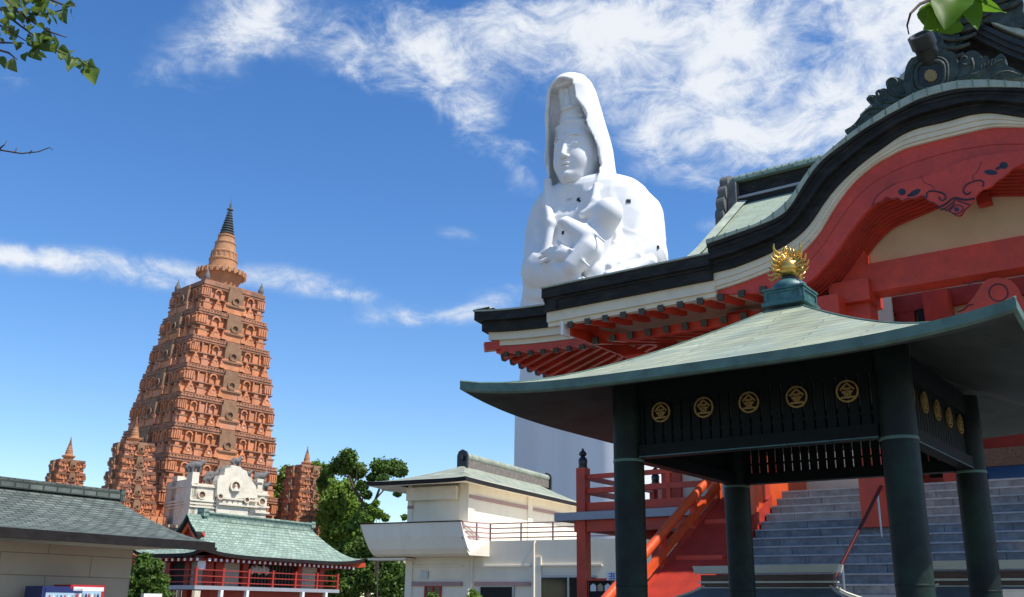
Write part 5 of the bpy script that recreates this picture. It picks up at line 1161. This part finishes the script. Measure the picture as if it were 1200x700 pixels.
# ================================================================== candle stands in front of the stairs, plaque rack
def stand(u0, u1, n, ztop, label):
    c = T((u0 + u1) / 2, n, 0); e = empty('candle_stand', c, label, 'candle stand', 'roofed stands before the stairs')
    hw_ = (u1 - u0) / 2; um = (u0 + u1) / 2
    m = MB(); rows = []
    def rp(a, r):   # hipped flared roof
        return [T(um - hw_ * (1 + .16 * a), n + r * a, 0), ]
    zr_ = ztop - .28
    prof = [(0, 0.), (.12, -.08), (.3, -.16), (.6, -.22)]
    ring = []
    for a, dz in prof:
        ring.append([T(um - hw_ * .86 - a, n - a - .05, zr_ + dz), T(um + hw_ * .86 + a, n - a - .05, zr_ + dz), T(um + hw_ * .86 + a, n + a + .05, zr_ + dz), T(um - hw_ * .86 - a, n + a + .05, zr_ + dz), T(um - hw_ * .86 - a, n - a - .05, zr_ + dz)])
    m.grid(ring); rfo = m.build('roof_sheet', MT['greyroof'], e)
    for sx in (-1, 1):
        for sy in (-1, 1): m = MB(); m.tube([T(um + sx * (hw_ * .86 + a), n + sy * (a + .05), zr_ + dz + .012) for a, dz in prof], .018, 6); m.build('hip_seam', MT['creamrail'], rfo)
    m = MB(); tbox(m, um - hw_ * .9, um + hw_ * .9, n - .06, n + .06, zr_ - .02, zr_ + .16); m.build('ridge_board', MT['brownwood'], e)
    m = MB(); tbox(m, um - hw_ * .93, um + hw_ * .93, n - .085, n + .085, zr_ + .05, zr_ + .075); tbox(m, um - hw_ * .95, um + hw_ * .95, n - .075, n + .075, zr_ - .03, zr_ - .006); m.build('ridge_strip', MT['creamrail'], e)
    m = MB(); m.prism([T(um - hw_, n + .1, ztop - .0), T(um + hw_, n + .1, ztop), T(um + hw_ * .97, n + .1, ztop - .1), T(um - hw_ * .97, n + .1, ztop - .1)], -NN * .2); m.build('ridge_cap', MT['creamrail'], e)
    for sx in (-1, 1):
        for sy in (-1, 1):
            m = MB(); tbox(m, um + sx * hw_ * .8 - .04, um + sx * hw_ * .8 + .04, n + sy * .4 - .04, n + sy * .4 + .04, 0, zr_ - .15); m.build('leg', MT['brownwood'], e)
    m = MB(); tbox(m, um - hw_ * .85, um + hw_ * .85, n - .45, n + .45, .75, .85); m.build('tray', MT['greyroof'], e)
a, b = tp(815, 664, 8.0), tp(986, 665, 8.0); stand(a[0], b[0], 8.0, a[1], 'grey metal roofed candle stand left of the nearest column, before the stairs')
a, b = tp(1085, 661, 8.2), tp(1290, 655, 8.2); stand(a[0], b[0], 8.2, a[1] + .03, 'grey metal roofed candle stand at the right edge, before the stairs')
pr0 = tp(686, 678, 1.2)
e = empty('plaque_rack', T(pr0[0] + .8, 1.2, 0), 'red frame rack hung with small wooden prayer plaques under the veranda', 'plaque rack')
u0 = pr0[0]; zt = pr0[1]
m = MB(); tbox(m, u0, u0 + 1.9, 1.17, 1.23, zt - .05, zt); tbox(m, u0, u0 + 1.9, 1.17, 1.23, zt - .52, zt - .47); tbox(m, u0, u0 + 1.9, 1.17, 1.23, .5, .56); tbox(m, u0, u0 + .06, 1.165, 1.235, 0, zt); tbox(m, u0 + 1.84, u0 + 1.9, 1.165, 1.235, 0, zt); m.build('frame', MT['vermilion'], e)
m = MB(); tbox(m, u0 + .06, u0 + 1.84, 1.12, 1.15, .56, zt - .05); m.build('backboard', MT['dark'], e)
rr = random.Random(2)
for k in range(9):
    for j in range(2):
        uu = u0 + .12 + k * .19; z_ = zt - .28 - j * .48; w_ = .075
        m = MB(); m.prism([T(uu, 1.17, z_), T(uu + 2 * w_, 1.17, z_), T(uu + 2 * w_, 1.17, z_ + .12), T(uu + w_, 1.17, z_ + .17), T(uu, 1.17, z_ + .12)], NN * .012); m.build('prayer_plaque', MT['paper'] if rr.random() < .7 else MT['white'], e)
sg = tp(712, 670.5, 1.25); sg2 = tp(748, 680, 1.25)
e = empty('notice_board', T(sg[0] + .3, 1.3, 0), 'white notice board with blue brush writing above the plaque rack', 'sign')
m = MB(); tbox(m, sg[0], sg[0] + .95, 1.27, 1.30, sg2[1], sg[1]); bd = m.build('board', MT['white'], e)
m = MB(); hgt = sg[1] - sg2[1]
def stroke(x0, y0, x1, y1): m.bar(T(sg[0] + x0, 1.303, sg2[1] + y0 * hgt), T(sg[0] + x1, 1.303, sg2[1] + y1 * hgt), .006, .022, NN.cross(U * (x1 - x0) + Z * (y1 - y0)).normalized())
for ch in range(4):      # small brush characters
    o_ = .06 + ch * .21
    for s_ in (((0, .75, .16, .8), (.08, .9, .06, .15), (0, .45, .15, .5), (.0, .15, .16, .2), (.12, .7, .14, .2)), ((0, .8, .15, .8), (.02, .8, .0, .1), (.15, .8, .15, .1), (.03, .5, .13, .5), (.08, .9, .08, .3)), ((.08, .9, .0, .5), (.08, .9, .16, .5), (.02, .45, .14, .45), (.08, .45, .08, .12), (0, .12, .16, .12)), ((0, .7, .16, .72), (.04, .9, .03, .5), (.12, .9, .12, .5), (.02, .4, .14, .4), (.08, .6, .02, .1), (.08, .4, .15, .1)))[ch]: stroke(o_ + s_[0], s_[1], o_ + s_[2], s_[3])
m.build('blue_writing', MT['bluepaint'], bd)
m = MB(); tbox(m, sg[0] + .1, sg[0] + .15, 1.24, 1.27, 0, sg2[1] + .1); tbox(m, sg[0] + .8, sg[0] + .85, 1.24, 1.27, 0, sg2[1] + .1); m.build('leg', MT['brownwood'], e)

# ================================================================== white statue: one smooth figure modelled as a distance field
OS = atY(676, 170, 105); OS = V((OS.x, OS.y, 0))
def spt(px, py, f):
    Pp = atpl(px, py, OS + NN * f, NN); return ((Pp - OS).dot(U), f, Pp.z)
def surface_net(F, org, h):
    nx, ny, nz = F.shape; ins = F < 0
    corners = [(i, j, k) for i in (0, 1) for j in (0, 1) for k in (0, 1)]
    cnt = np.zeros((nx - 1, ny - 1, nz - 1), np.int8)
    for i, j, k in corners: cnt += ins[i:nx - 1 + i, j:ny - 1 + j, k:nz - 1 + k]
    act = (cnt > 0) & (cnt < 8); idx = -np.ones(act.shape, np.int64); cells = np.argwhere(act); idx[act] = np.arange(len(cells))
    S = np.zeros((len(cells), 3)); C = np.zeros(len(cells))
    for a in range(8):
        for b in range(a + 1, 8):
            ca, cb_ = corners[a], corners[b]
            if sum(abs(x - y) for x, y in zip(ca, cb_)) != 1: continue
            fa = F[cells[:, 0] + ca[0], cells[:, 1] + ca[1], cells[:, 2] + ca[2]]; fb = F[cells[:, 0] + cb_[0], cells[:, 1] + cb_[1], cells[:, 2] + cb_[2]]
            mk = (fa < 0) != (fb < 0); t = np.where(mk, fa / np.where(mk, fa - fb, 1), 0)
            S += np.where(mk[:, None], np.array(ca) + (np.array(cb_) - np.array(ca)) * t[:, None], 0); C += mk
    verts = (cells + S / C[:, None]) * h + org; faces = []
    for ax in range(3):
        sl0 = [slice(1, None)] * 3; a_ = [slice(1, -1)] * 3
        A_ = [slice(1, n - 1) for n in F.shape]; B_ = list(A_); A_[ax] = slice(0, F.shape[ax] - 1); B_[ax] = slice(1, F.shape[ax])
        ia, ib = ins[tuple(A_)], ins[tuple(B_)]; e = np.argwhere(ia != ib); inn = ia[tuple(e.T)]
        off = [1, 1, 1]; off[ax] = 0; e = e + np.array(off)
        o1, o2 = [(ax + 1) % 3, (ax + 2) % 3]
        d1 = np.zeros(3, int); d1[o1] = 1; d2 = np.zeros(3, int); d2[o2] = 1
        q = [idx[tuple((e - d1 - d2).T)], idx[tuple((e - d2).T)], idx[tuple(e.T)], idx[tuple((e - d1).T)]]
        Q = np.stack(q, 1); Q[~inn] = Q[~inn][:, ::-1]; faces.append(Q)
    return verts, np.concatenate(faces)
HG = .14; zlo, zhi = 23.5, 63.2
gs_, gf_, gz_ = np.arange(-11.5, 11.2, HG, dtype=np.float32), np.arange(-10.5, 8.6, HG, dtype=np.float32), np.arange(zlo, zhi, HG, dtype=np.float32)
S_, F_, Z_ = np.meshgrid(gs_, gf_, gz_, indexing='ij', sparse=True)
def smin(a, b, k): h = np.clip(.5 + .5 * (b - a) / k, 0, 1); return b + (a - b) * h - k * h * (1 - h)
def smax(a, b, k): return -smin(-a, -b, k)
def ell(c, r):
    q = np.sqrt(((S_ - c[0]) / r[0]) ** 2 + ((F_ - c[1]) / r[1]) ** 2 + ((Z_ - c[2]) / r[2]) ** 2); return (q - 1) * min(r)
def cap(a, b, ra, rb=None):
    rb = ra if rb is None else rb; a = np.array(a, np.float32); b = np.array(b, np.float32); d = b - a
    t = np.clip(((S_ - a[0]) * d[0] + (F_ - a[1]) * d[1] + (Z_ - a[2]) * d[2]) / (d @ d), 0, 1)
    return np.sqrt((S_ - a[0] - d[0] * t) ** 2 + (F_ - a[1] - d[1] * t) ** 2 + (Z_ - a[2] - d[2] * t) ** 2) - (ra + (rb - ra) * t)
zi = lambda xs, ys: np.interp(Z_, xs, ys).astype(np.float32)
def col_(rs, rf, fc, sc=0., p=2.):
    q = (np.abs((S_ - sc) / rs) ** p + np.abs((F_ - fc) / rf) ** p) ** (1 / p); return (q - 1) * np.minimum(rs, rf)
bz = [22, 30, 33, 36, 39, 42.5, 44.6, 46.0, 47.0, 47.7, 48.2, 48.6, 49.0, 49.5]
RS = zi(bz, [8.7, 8.8, 9.0, 8.9, 8.8, 8.35, 8.1, 7.7, 7.1, 6.4, 5.4, 4.2, 2.3, .1]); RF = zi(bz, [6.4, 6.3, 6.1, 5.9, 5.6, 5.3, 5.0, 4.7, 4.3, 3.9, 3.4, 2.8, 1.2, .1])
FC = zi(bz, [-3.4, -3.4, -3.4, -3.3, -3.2, -3.1, -2.9, -2.7, -2.5, -2.4, -2.3, -2.2, -2, -2])
body_ = col_(RS, RF, FC, 0., 2.25)
ang_ = np.arctan2(S_, F_ + 3.2)
body_ = body_ + .09 * np.sin(ang_ * 11 + .22 * Z_ + 1.2 * np.sin(Z_ * .35)) * np.clip((47 - Z_) / 5, 0, 1)
# hood
hz = [44, 46, 48, 49.5, 52, 54, 56.6, 58.9, 60.0, 60.75, 61.25, 61.6]
HR = zi(hz, [4.6, 4.4, 4.25, 4.1, 3.95, 3.7, 3.38, 2.95, 2.5, 1.85, 1.2, .15]); HC = zi(hz, [-2.4, -1.7, -1.2, -.8, -.35, 0, .6, 1.1, 1.2, 1.15, 1.0, .9])
hood = col_(HR, HR, HC) + .035 * np.sin(ang_ * 16 + Z_ * .8) + .05 * np.sin(Z_ * 1.1 + ang_ * 3)
PH = zi([43, 46, 48, 51.5, 54, 57, 60], [.8, 1.0, 1.06, 1.04, .88, .62, .62])
WV = .16 * np.sin(Z_ * 1.15 + .5) + .08 * np.sin(Z_ * 2.3)
wop = HR * np.sin(PH) + WV; fcut = HC + HR * np.cos(PH) - .5
cav = np.maximum(np.maximum(col_(HR - .5, HR - .5, HC + .1), Z_ - 59.4), (HC - .4 + .9 * np.clip((Z_ - 54) / 3, 0, 1)) - F_)
opening_ = np.maximum(np.maximum(np.abs(S_) - wop, fcut - F_), np.maximum(Z_ - (59.65 + .25 * np.cos(S_ * 2)), 43.5 - Z_))
hood = smax(hood, -np.minimum(cav, opening_), .18)
hood = smax(np.maximum(hood, 44 - Z_), Z_ - 61.45, .3)
D_ = smin(body_, hood, .55)
# bite the opening in the upper chest so that the drape shows an edge
D_ = smax(D_, -ell((0, 3.0, 45.6), (2.5, 1.5, 2.4)), .35)
D_ = smin(D_, cap((0, -.6, 45.3), (0, -.4, 47.5), 1.7, 1.55), .3)
# drape edges over the chest
for q, r in (((spt(699, 218, 2.0), spt(697, 236, 2.9), spt(688, 250, 3.6)), .42), (((-3.1, 1.4, 48.5), (-2.7, 2.3, 45.5), (-1.6, 3.0, 42.5), (-2.0, 3.4, 39)), .5), (((-4.2, .6, 46.5), (-4.0, 1.8, 42.5), (-3.2, 2.8, 38.5)), .45), (((4.4, .2, 47), (5.4, 1.0, 43), (6.0, 1.4, 38)), .4), (((3.0, 1.8, 45.5), (4.2, 2.4, 42), (4.6, 2.6, 38)), .45)):
    for a, b in zip(q[:-1], q[1:]): D_ = smin(D_, cap(a, b, r), .45)
# arms with wide sleeves
sl_ = 1
a1, a2, a3 = spt(752, 254, -3), spt(752, 300, -1.6), spt(700, 322, 3.6)
D_ = smin(D_, cap(a1, a2, 2.4, 2.6), .8); D_ = smin(D_, cap(a2, a3, 2.6, 1.5), .8)
b1_, b2_, b3_ = spt(643, 268, -1.5), spt(638, 318, 1.5), spt(664, 322, 5.2)
D_ = smin(D_, cap(b1_, b2_, 2.2, 2.6), .8); D_ = smin(D_, cap(b2_, b3_, 2.3, 1.4), .6)
for k, (p, q, r) in enumerate((((762, 292, -.5), (715, 312, 3.8), .55), ((764, 306, .2), (712, 322, 4.6), .6), ((768, 318, 1.), (700, 331, 5.0), .65), ((766, 330, 1.5), (680, 342, 5.2), .7), ((628, 318, 2.2), (662, 330, 5.6), .6), ((632, 330, 2.6), (680, 338, 5.8), .6), ((622, 345, 1.6), (690, 352, 5.6), .7), ((622, 365, 1.4), (700, 368, 5.4), .7))):
    D_ = smin(D_, cap(spt(*p), spt(*q), r, r * .8), .35)
for p, q, r in (((690, 334, 5.4), (650, 316, 6.0), .5), ((700, 352, 5.2), (780, 338, .8), .8)): D_ = smin(D_, cap(spt(*p), spt(*q), r), .4)
fx = ang_ * 5.5 + Z_ * .85 + .9 * np.sin(ang_ * 3 + Z_ * .25); fy = ang_ * 12 - Z_ * .35 + .8 * np.sin(Z_ * .5)
lowr = np.clip((44.5 - Z_) / 6, 0, 1); upr = np.clip((49 - Z_) / 4, 0, 1) * np.clip((Z_ - 36) / 5, 0, 1)
D_ = D_ - .09 * (1 - np.abs(np.sin(fx))) ** 3 * lowr - .05 * (1 - np.abs(np.sin(fy))) ** 2.5 * upr + .02
# child: head, wrapped body, raised fist, knee
ch = ell(spt(714, 249, 4.0), (1.45, 1.5, 1.6)); ch = smin(ch, cap(spt(706, 262, 3.6), spt(688, 300, 4.1), 1.5, 2.0), .8)
ch = smin(ch, cap(spt(690, 280, 5.0), spt(664, 262, 5.6), 1.25, .75), .5); ch = smin(ch, ell(spt(661, 261, 5.9), (.75, .6, .55)), .2)
ch = smin(ch, cap(spt(690, 292, 5.2), spt(672, 312, 6.0), 1.35, 1.1), .4)
ch = smin(ch, cap(spt(703, 240, 4.4), spt(684, 252, 4.9), .55, .5), .3)
D_ = smin(D_, ch, .4)
for p, q, r in (((697, 258, 5.2), (675, 290, 6.3), .13), ((690, 268, 5.6), (708, 283, 5.6), .14), ((668, 292, 6.6), (690, 312, 6.3), .14)): D_ = smin(D_, cap(spt(*p), spt(*q), r), .12)
# her hand laid on the child: palm, four fingers, thumb
hd_ = ell(spt(660, 298, 6.2), (1.15, .62, .8))
for k, (x0, y0, x1, y1, r) in enumerate(((656, 291, 635, 297, .24), (655, 295, 632, 303, .26), (655, 300, 633, 309, .25), (657, 304, 637, 315, .22))):
    mx_, my_ = (x0 + x1) / 2, (y0 + y1) / 2 - 2.0; hd_ = smin(hd_, cap(spt(x0, y0, 6.3), spt(mx_, my_, 6.0), r), .1); hd_ = smin(hd_, cap(spt(mx_, my_, 6.0), spt(x1, y1, 5.4), r, r * .75), .08)
hd_ = smin(hd_, cap(spt(662, 293, 6.4), spt(654, 283, 6.0), .27, .2), .12)
D_ = smin(D_, hd_, .15)
D_ = np.maximum(D_, zlo + .3 - Z_)
vs, fs = surface_net(D_, np.array([gs_[0], gf_[0], gz_[0]]), HG)
W_ = np.array(OS)[None] + vs[:, :1] * np.array(U)[None] + vs[:, 1:2] * np.array(NN)[None] + vs[:, 2:] * np.array([[0, 0, 1.]])
stt = empty('hooded_statue', OS, 'gigantic white hooded standing figure holding a child, behind the red hall', 'statue')
m = MB(); m.v = W_.tolist(); m.f = [tuple(x) for x in fs.tolist()]; m.uv = [[(0, 0)] * 4] * len(m.f); m.mi = [0] * len(m.f)
fig = m.build('figure', MT['statue'], stt, 0, fix=False)
fig.data.polygons.foreach_set('use_smooth', [True] * len(fig.data.polygons)); fig.data.update()
# head: the same field on a finer grid
def regrid(a, b, c, h):
    global S_, F_, Z_
    S_, F_, Z_ = np.meshgrid(np.arange(*a, h, dtype=np.float32), np.arange(*b, h, dtype=np.float32), np.arange(*c, h, dtype=np.float32), indexing='ij', sparse=True)
HS = .085
regrid((-3.2, 3.3), (-3.6, 4.1), (45.5, 60.7), HS)
DF, DZ = .0, -.45     # where the head sits under the hood
S_, F_, Z_ = S_, F_ - np.float32(DF), Z_ - np.float32(DZ)
head = ell((0, .05, 52.1), (2.7, 2.6, 4.5)); head = smin(head, ell((0, 1.35, 48.95), (1.3, 1.1, 1.1)), .8)
head = smin(head, ell((1.0, 1.45, 50.6), (1.05, .9, 1.2)), .6); head = smin(head, ell((-1.0, 1.45, 50.6), (1.05, .9, 1.2)), .6)
for s in (-1, 1):
    head = smax(head, -ell((s * 1.02, 2.95, 52.55), (.85, .62, .42)), .2)
    head = smin(head, ell((s * 1.02, 2.12, 52.3), (.74, .42, .38)), .08)
    for k in range(5):
        t0, t1 = -1 + .4 * k, -.6 + .4 * k
        head = smax(head, -cap((s * (1.02 + .72 * t0), 2.62 - .22 * t0 * t0 - .12 * (t0 * 1), 52.02 - .13 * (1 - t0 * t0)), (s * (1.02 + .72 * t1), 2.62 - .22 * t1 * t1 - .12 * t1, 52.02 - .13 * (1 - t1 * t1)), .085), .04)
        head = smin(head, cap((s * (1.05 + .85 * t0), 2.52 - .3 * (t0 + .2) ** 2 - .15 * t0, 53.2 + .22 * (1 - t0 * t0)), (s * (1.05 + .85 * t1), 2.52 - .3 * (t1 + .2) ** 2 - .15 * t1, 53.2 + .22 * (1 - t1 * t1)), .07), .12)
    head = smin(head, ell((s * .36, 2.68, 50.78), (.25, .27, .2)), .12)
    head = smin(head, ell((s * 2.55, -.1, 51.6), (.3, .5, 1.1)), .1)
    head = smax(head, -ell((s * .72, 2.62, 49.72), (.1, .2, .1)), .1)
head = smin(head, cap((0, 2.42, 53.0), (0, 3.0, 50.98), .15, .31), .26)
head = smin(head, ell((.2, 2.55, 49.98), (.42, .28, .14)), .06); head = smin(head, ell((-.2, 2.55, 49.98), (.42, .28, .14)), .06); head = smin(head, ell((0, 2.45, 49.55), (.48, .34, .18)), .08)
head = smax(head, -ell((0, 2.9, 49.78), (.66, .3, .055)), .04); head = smin(head, ell((0, 2.62, 53.85), (.17, .12, .17)), .04)
head = smin(head, ell((0, 2.2, 48.7), (.6, .5, .4)), .3)
hair = np.maximum(ell((0, -.05, 52.5), (2.88, 2.8, 4.3)), (55.1 - .2 * S_ ** 2) - Z_)
head = np.minimum(head, hair + .05 * np.sin(Z_ * 9 + S_ ** 2 * 2))
head = smin(head, cap((0, -.1, 45.8), (0, -.1, 49.5), 1.75, 1.6), .3)
for zc_ in (47.6, 48.1): head = smax(head, -(np.abs(Z_ - zc_ + .12 * F_) - .05 + np.clip(-(head + .1), 0, 1) * 3), .05)
wcr = np.interp(Z_, [54, 56, 57, 59, 61], [1.9, 1.55, 1.5, 1.8, 2.0]).astype(np.float32)
crown = np.maximum(col_(wcr, wcr * .85, np.float32(.75) + 0 * Z_, 0., 2.4), np.maximum(Z_ - 60.1, 54.6 - Z_)) + .03 * np.sin(Z_ * 7)
crown = smin(crown, cap((-1.7, 1.4, 55.2), (0, 2.0, 55.45), .35, .42), .1); crown = smin(crown, cap((1.7, 1.4, 55.2), (0, 2.0, 55.45), .35, .42), .1); crown = smin(crown, cap((-1.55, 1.3, 56.1), (0, 1.9, 56.4), .2, .25), .06); crown = smin(crown, cap((1.55, 1.3, 56.1), (0, 1.9, 56.4), .2, .25), .06)
crown = smax(crown, -ell((0, 2.45, 58.6), (1.0, .62, 1.95)), .06)
crown = smin(crown, ell((0, 1.9, 58.1), (.6, .5, .95)), .1); crown = smin(crown, ell((0, 1.95, 59.4), (.36, .36, .46)), .06); crown = smin(crown, ell((0, 2.0, 57.2), (1.0, .45, .3)), .08)
head = smin(head, crown, .12)
gvs, gfs = surface_net(np.ascontiguousarray(head + 0 * S_ + 0 * F_ + 0 * Z_), np.array([-3.2, -3.6, 45.5]), HS)
WH = np.array(OS)[None] + gvs[:, :1] * np.array(U)[None] + gvs[:, 1:2] * np.array(NN)[None] + gvs[:, 2:] * np.array([[0, 0, 1.]])
m = MB(); m.v = WH.tolist(); m.f = [tuple(x) for x in gfs.tolist()]; m.uv = [[(0, 0)] * 4] * len(m.f); m.mi = [0] * len(m.f)
hd = m.build('head', MT['statue'], stt, 0, fix=False); hd.data.polygons.foreach_set('use_smooth', [True] * len(hd.data.polygons)); hd.data.update()
# lower robe
rows = []
for i in range(25):
    z = 24.6 * (1 - i / 24); k = 1 + .02 * math.sin(i)
    row = []
    for j in range(97):
        t = 2 * PI * j / 96; c, s = math.cos(t), math.sin(t); p = 3.2
        r = 1 / ((abs(c) ** p + abs(s) ** p) ** (1 / p)); fold = 1 + .012 * math.sin(13 * t + 1.3) + .008 * math.sin(29 * t + z * .1)
        row.append(OS + U * (c * r * 8.75 * fold) + NN * (s * r * 6.2 * fold - 3.4) + Z * z)
    rows.append(row)
m = MB(); m.grid(rows); m.build('lower_robe', MT['statue'], stt, 60)
# small dark openings in the concrete
from mathutils.bvhtree import BVHTree
bv = BVHTree.FromPolygons([V(x) for x in W_.tolist()], fs.tolist())
for x, y, w_, h_ in ((678, 234, .32, .22), (736.5, 236, .34, .26), (660, 273, .2, .26), (771, 290, .16, .24), (679.5, 236, .18, .14)):
    hit = bv.ray_cast(EYE, ray(x, y).normalized())
    if hit[0] is None: continue
    n_ = hit[1]; n_ = n_ if n_.dot(EYE - hit[0]) > 0 else -n_; ax = n_.cross(Z).normalized()
    m = MB(); m.obox(hit[0], ax, ax.cross(n_), n_, w_ * .7, h_ * .75, .1); m.build('window_opening', MT['dark'], stt)

# ------------------------------------------------------------------ light settings and where the clouds drift
SUN_AZ, SUN_EL = 121, 56; SKY_STR = .10; SKY_SAT = 1.3; SKY_VAL = 1.48
CLOUDS = [(90, 306, 110, 18, 5, .42), (190, 324, 80, 20, 6, .48), (355, 330, 80, 18, 10, .52), (405, 345, 40, 9, 5, .4), (480, 372, 80, 16, -2, .62), (590, 345, 60, 20, -20, .45), (560, 20, 120, 40, 0, .4), (240, 60, 120, 45, -40, .5), (310, 20, 45, 30, -60, .5), (420, 65, 80, 38, 25, .75),
 (545, 120, 120, 36, 60, .68), (600, 180, 60, 25, 40, .6), (650, 60, 150, 60, 10, .55), (720, 30, 110, 40, 0, .55), (860, 80, 120, 75, 15, .8), (980, 60, 120, 100, 0, .85), (930, 150, 120, 45, 0, .75), (1080, 20, 120, 60, 0, .9),
 (255, 190, 38, 17, 50, .5), (538, 277, 30, 13, 15, .45), (5, 88, 40, 20, 0, .55), (790, 190, 90, 40, 20, .4), (836, 265, 18, 10, 0, .5), (20, 300, 60, 14, 0, .5)]

# ------------------------------------------------------------------ sun, sky
sun_dir = V((math.cos(rad(SUN_EL)) * math.sin(rad(SUN_AZ)), math.cos(rad(SUN_EL)) * math.cos(rad(SUN_AZ)), math.sin(rad(SUN_EL))))
sd = bpy.data.lights.new('sun', 'SUN'); sd.energy = 4.8; sd.angle = rad(.53); sd.color = (1, .955, .88)
so = bpy.data.objects.new('sun', sd); COL.objects.link(so); so.rotation_euler = (-sun_dir).to_track_quat('-Z', 'Y').to_euler(); so.location = (0, 0, 80)
w = bpy.data.worlds.new('World'); sc.world = w; w.use_nodes = True; N = w.node_tree.nodes; L = w.node_tree.links
bg = N['Background']; bg.inputs[1].default_value = SKY_STR
sky = N.new('ShaderNodeTexSky'); sky.sky_type = 'NISHITA'; sky.sun_disc = False; sky.sun_elevation = rad(SUN_EL); sky.sun_rotation = rad(SUN_AZ)
sky.altitude = 100; sky.air_density = 1.0; sky.dust_density = .35; sky.ozone_density = 2.0
tc = N.new('ShaderNodeTexCoord')
def vm(op, a, b=None):
    n = N.new('ShaderNodeVectorMath'); n.operation = op
    for i, x in enumerate((a, b)):
        if x is None: continue
        if hasattr(x, 'links'): L.new(x, n.inputs[i])
        else: n.inputs[i].default_value = tuple(x)
    return n.outputs['Value' if op in ('DOT_PRODUCT', 'LENGTH') else 'Vector']
def ma(op, a, b=0., c=None):
    n = N.new('ShaderNodeMath'); n.operation = op
    for i, x in enumerate((a, b, c)):
        if x is None: continue
        if hasattr(x, 'links'): L.new(x, n.inputs[i])
        else: n.inputs[i].default_value = float(x)
    return n.outputs[0]
D = vm('NORMALIZE', tc.outputs['Generated'])
total = None
for (x, y, lx, ly, ang, st) in CLOUDS:
    c = ray(x, y).normalized(); e1 = RT * math.cos(rad(ang)) - UP * math.sin(rad(ang)); e1 = (e1 - c * e1.dot(c)).normalized(); e2 = c.cross(e1)
    a = ma('DIVIDE', vm('DOT_PRODUCT', D, e1), lx / FPX); b = ma('DIVIDE', vm('DOT_PRODUCT', D, e2), ly / FPX)
    q = ma('ADD', ma('MULTIPLY', a, a), ma('MULTIPLY', b, b)); fr = ma('GREATER_THAN', vm('DOT_PRODUCT', D, c), 0.)
    g_ = ma('MULTIPLY', ma('EXPONENT', ma('MULTIPLY', q, -1.)), ma('MULTIPLY', fr, st))
    total = g_ if total is None else ma('ADD', total, g_)
def wnoise(scale, det, rough, rot, stretch, dist=0):
    mp = N.new('ShaderNodeMapping'); mp.inputs['Rotation'].default_value = rot; mp.inputs['Scale'].default_value = stretch
    L.new(D, mp.inputs[0]); n = N.new('ShaderNodeTexNoise'); n.inputs['Scale'].default_value = scale; n.inputs['Detail'].default_value = det; n.inputs['Roughness'].default_value = rough
    n.inputs['Distortion'].default_value = dist
    L.new(mp.outputs[0], n.inputs['Vector']); return n.outputs['Fac']
nA = wnoise(5.5, 9, .62, (0, rad(38), 0), (1, 1, 1.9), .3); nB = wnoise(19, 8, .68, (0, rad(38), 0), (1, 1, 1.6), .5)
nz = ma('ADD', ma('MULTIPLY', ma('SUBTRACT', nA, .5), 2.6), ma('MULTIPLY', ma('SUBTRACT', nB, .5), 1.9))
tcl = ma('MINIMUM', total, 1.15)
dens = ma('SUBTRACT', ma('ADD', ma('MULTIPLY', tcl, 1.2), ma('MULTIPLY', nz, ma('MINIMUM', ma('MULTIPLY', tcl, 2.6), 1.45))), .22)
mr = N.new('ShaderNodeMapRange'); mr.interpolation_type = 'SMOOTHSTEP'; mr.inputs[1].default_value = 0; mr.inputs[2].default_value = 1.5; mr.inputs[4].default_value = .95; L.new(dens, mr.inputs[0])
ccol = N.new('ShaderNodeMix'); ccol.data_type = 'RGBA'
k_ = 1 / SKY_STR
ccol.inputs[6].default_value = (.42 * k_, .52 * k_, .66 * k_, 1); ccol.inputs[7].default_value = (.74 * k_, .765 * k_, .80 * k_, 1); L.new(mr.outputs[0], ccol.inputs[0])
mx = N.new('ShaderNodeMix'); mx.data_type = 'RGBA'; L.new(mr.outputs[0], mx.inputs[0])
hs = N.new('ShaderNodeHueSaturation'); hs.inputs['Saturation'].default_value = SKY_SAT; hs.inputs['Value'].default_value = SKY_VAL; hs.inputs['Hue'].default_value = .507; L.new(sky.outputs[0], hs.inputs['Color'])
L.new(hs.outputs[0], mx.inputs[6]); L.new(ccol.outputs[2], mx.inputs[7]); L.new(mx.outputs[2], bg.inputs[0])
sc.view_settings.view_transform = 'Standard'; sc.view_settings.look = 'None'; sc.view_settings.exposure = .3; sc.view_settings.gamma = 1
sc.view_settings.use_curve_mapping = False
sc.render.engine = 'CYCLES'; sc.cycles.max_bounces = 6
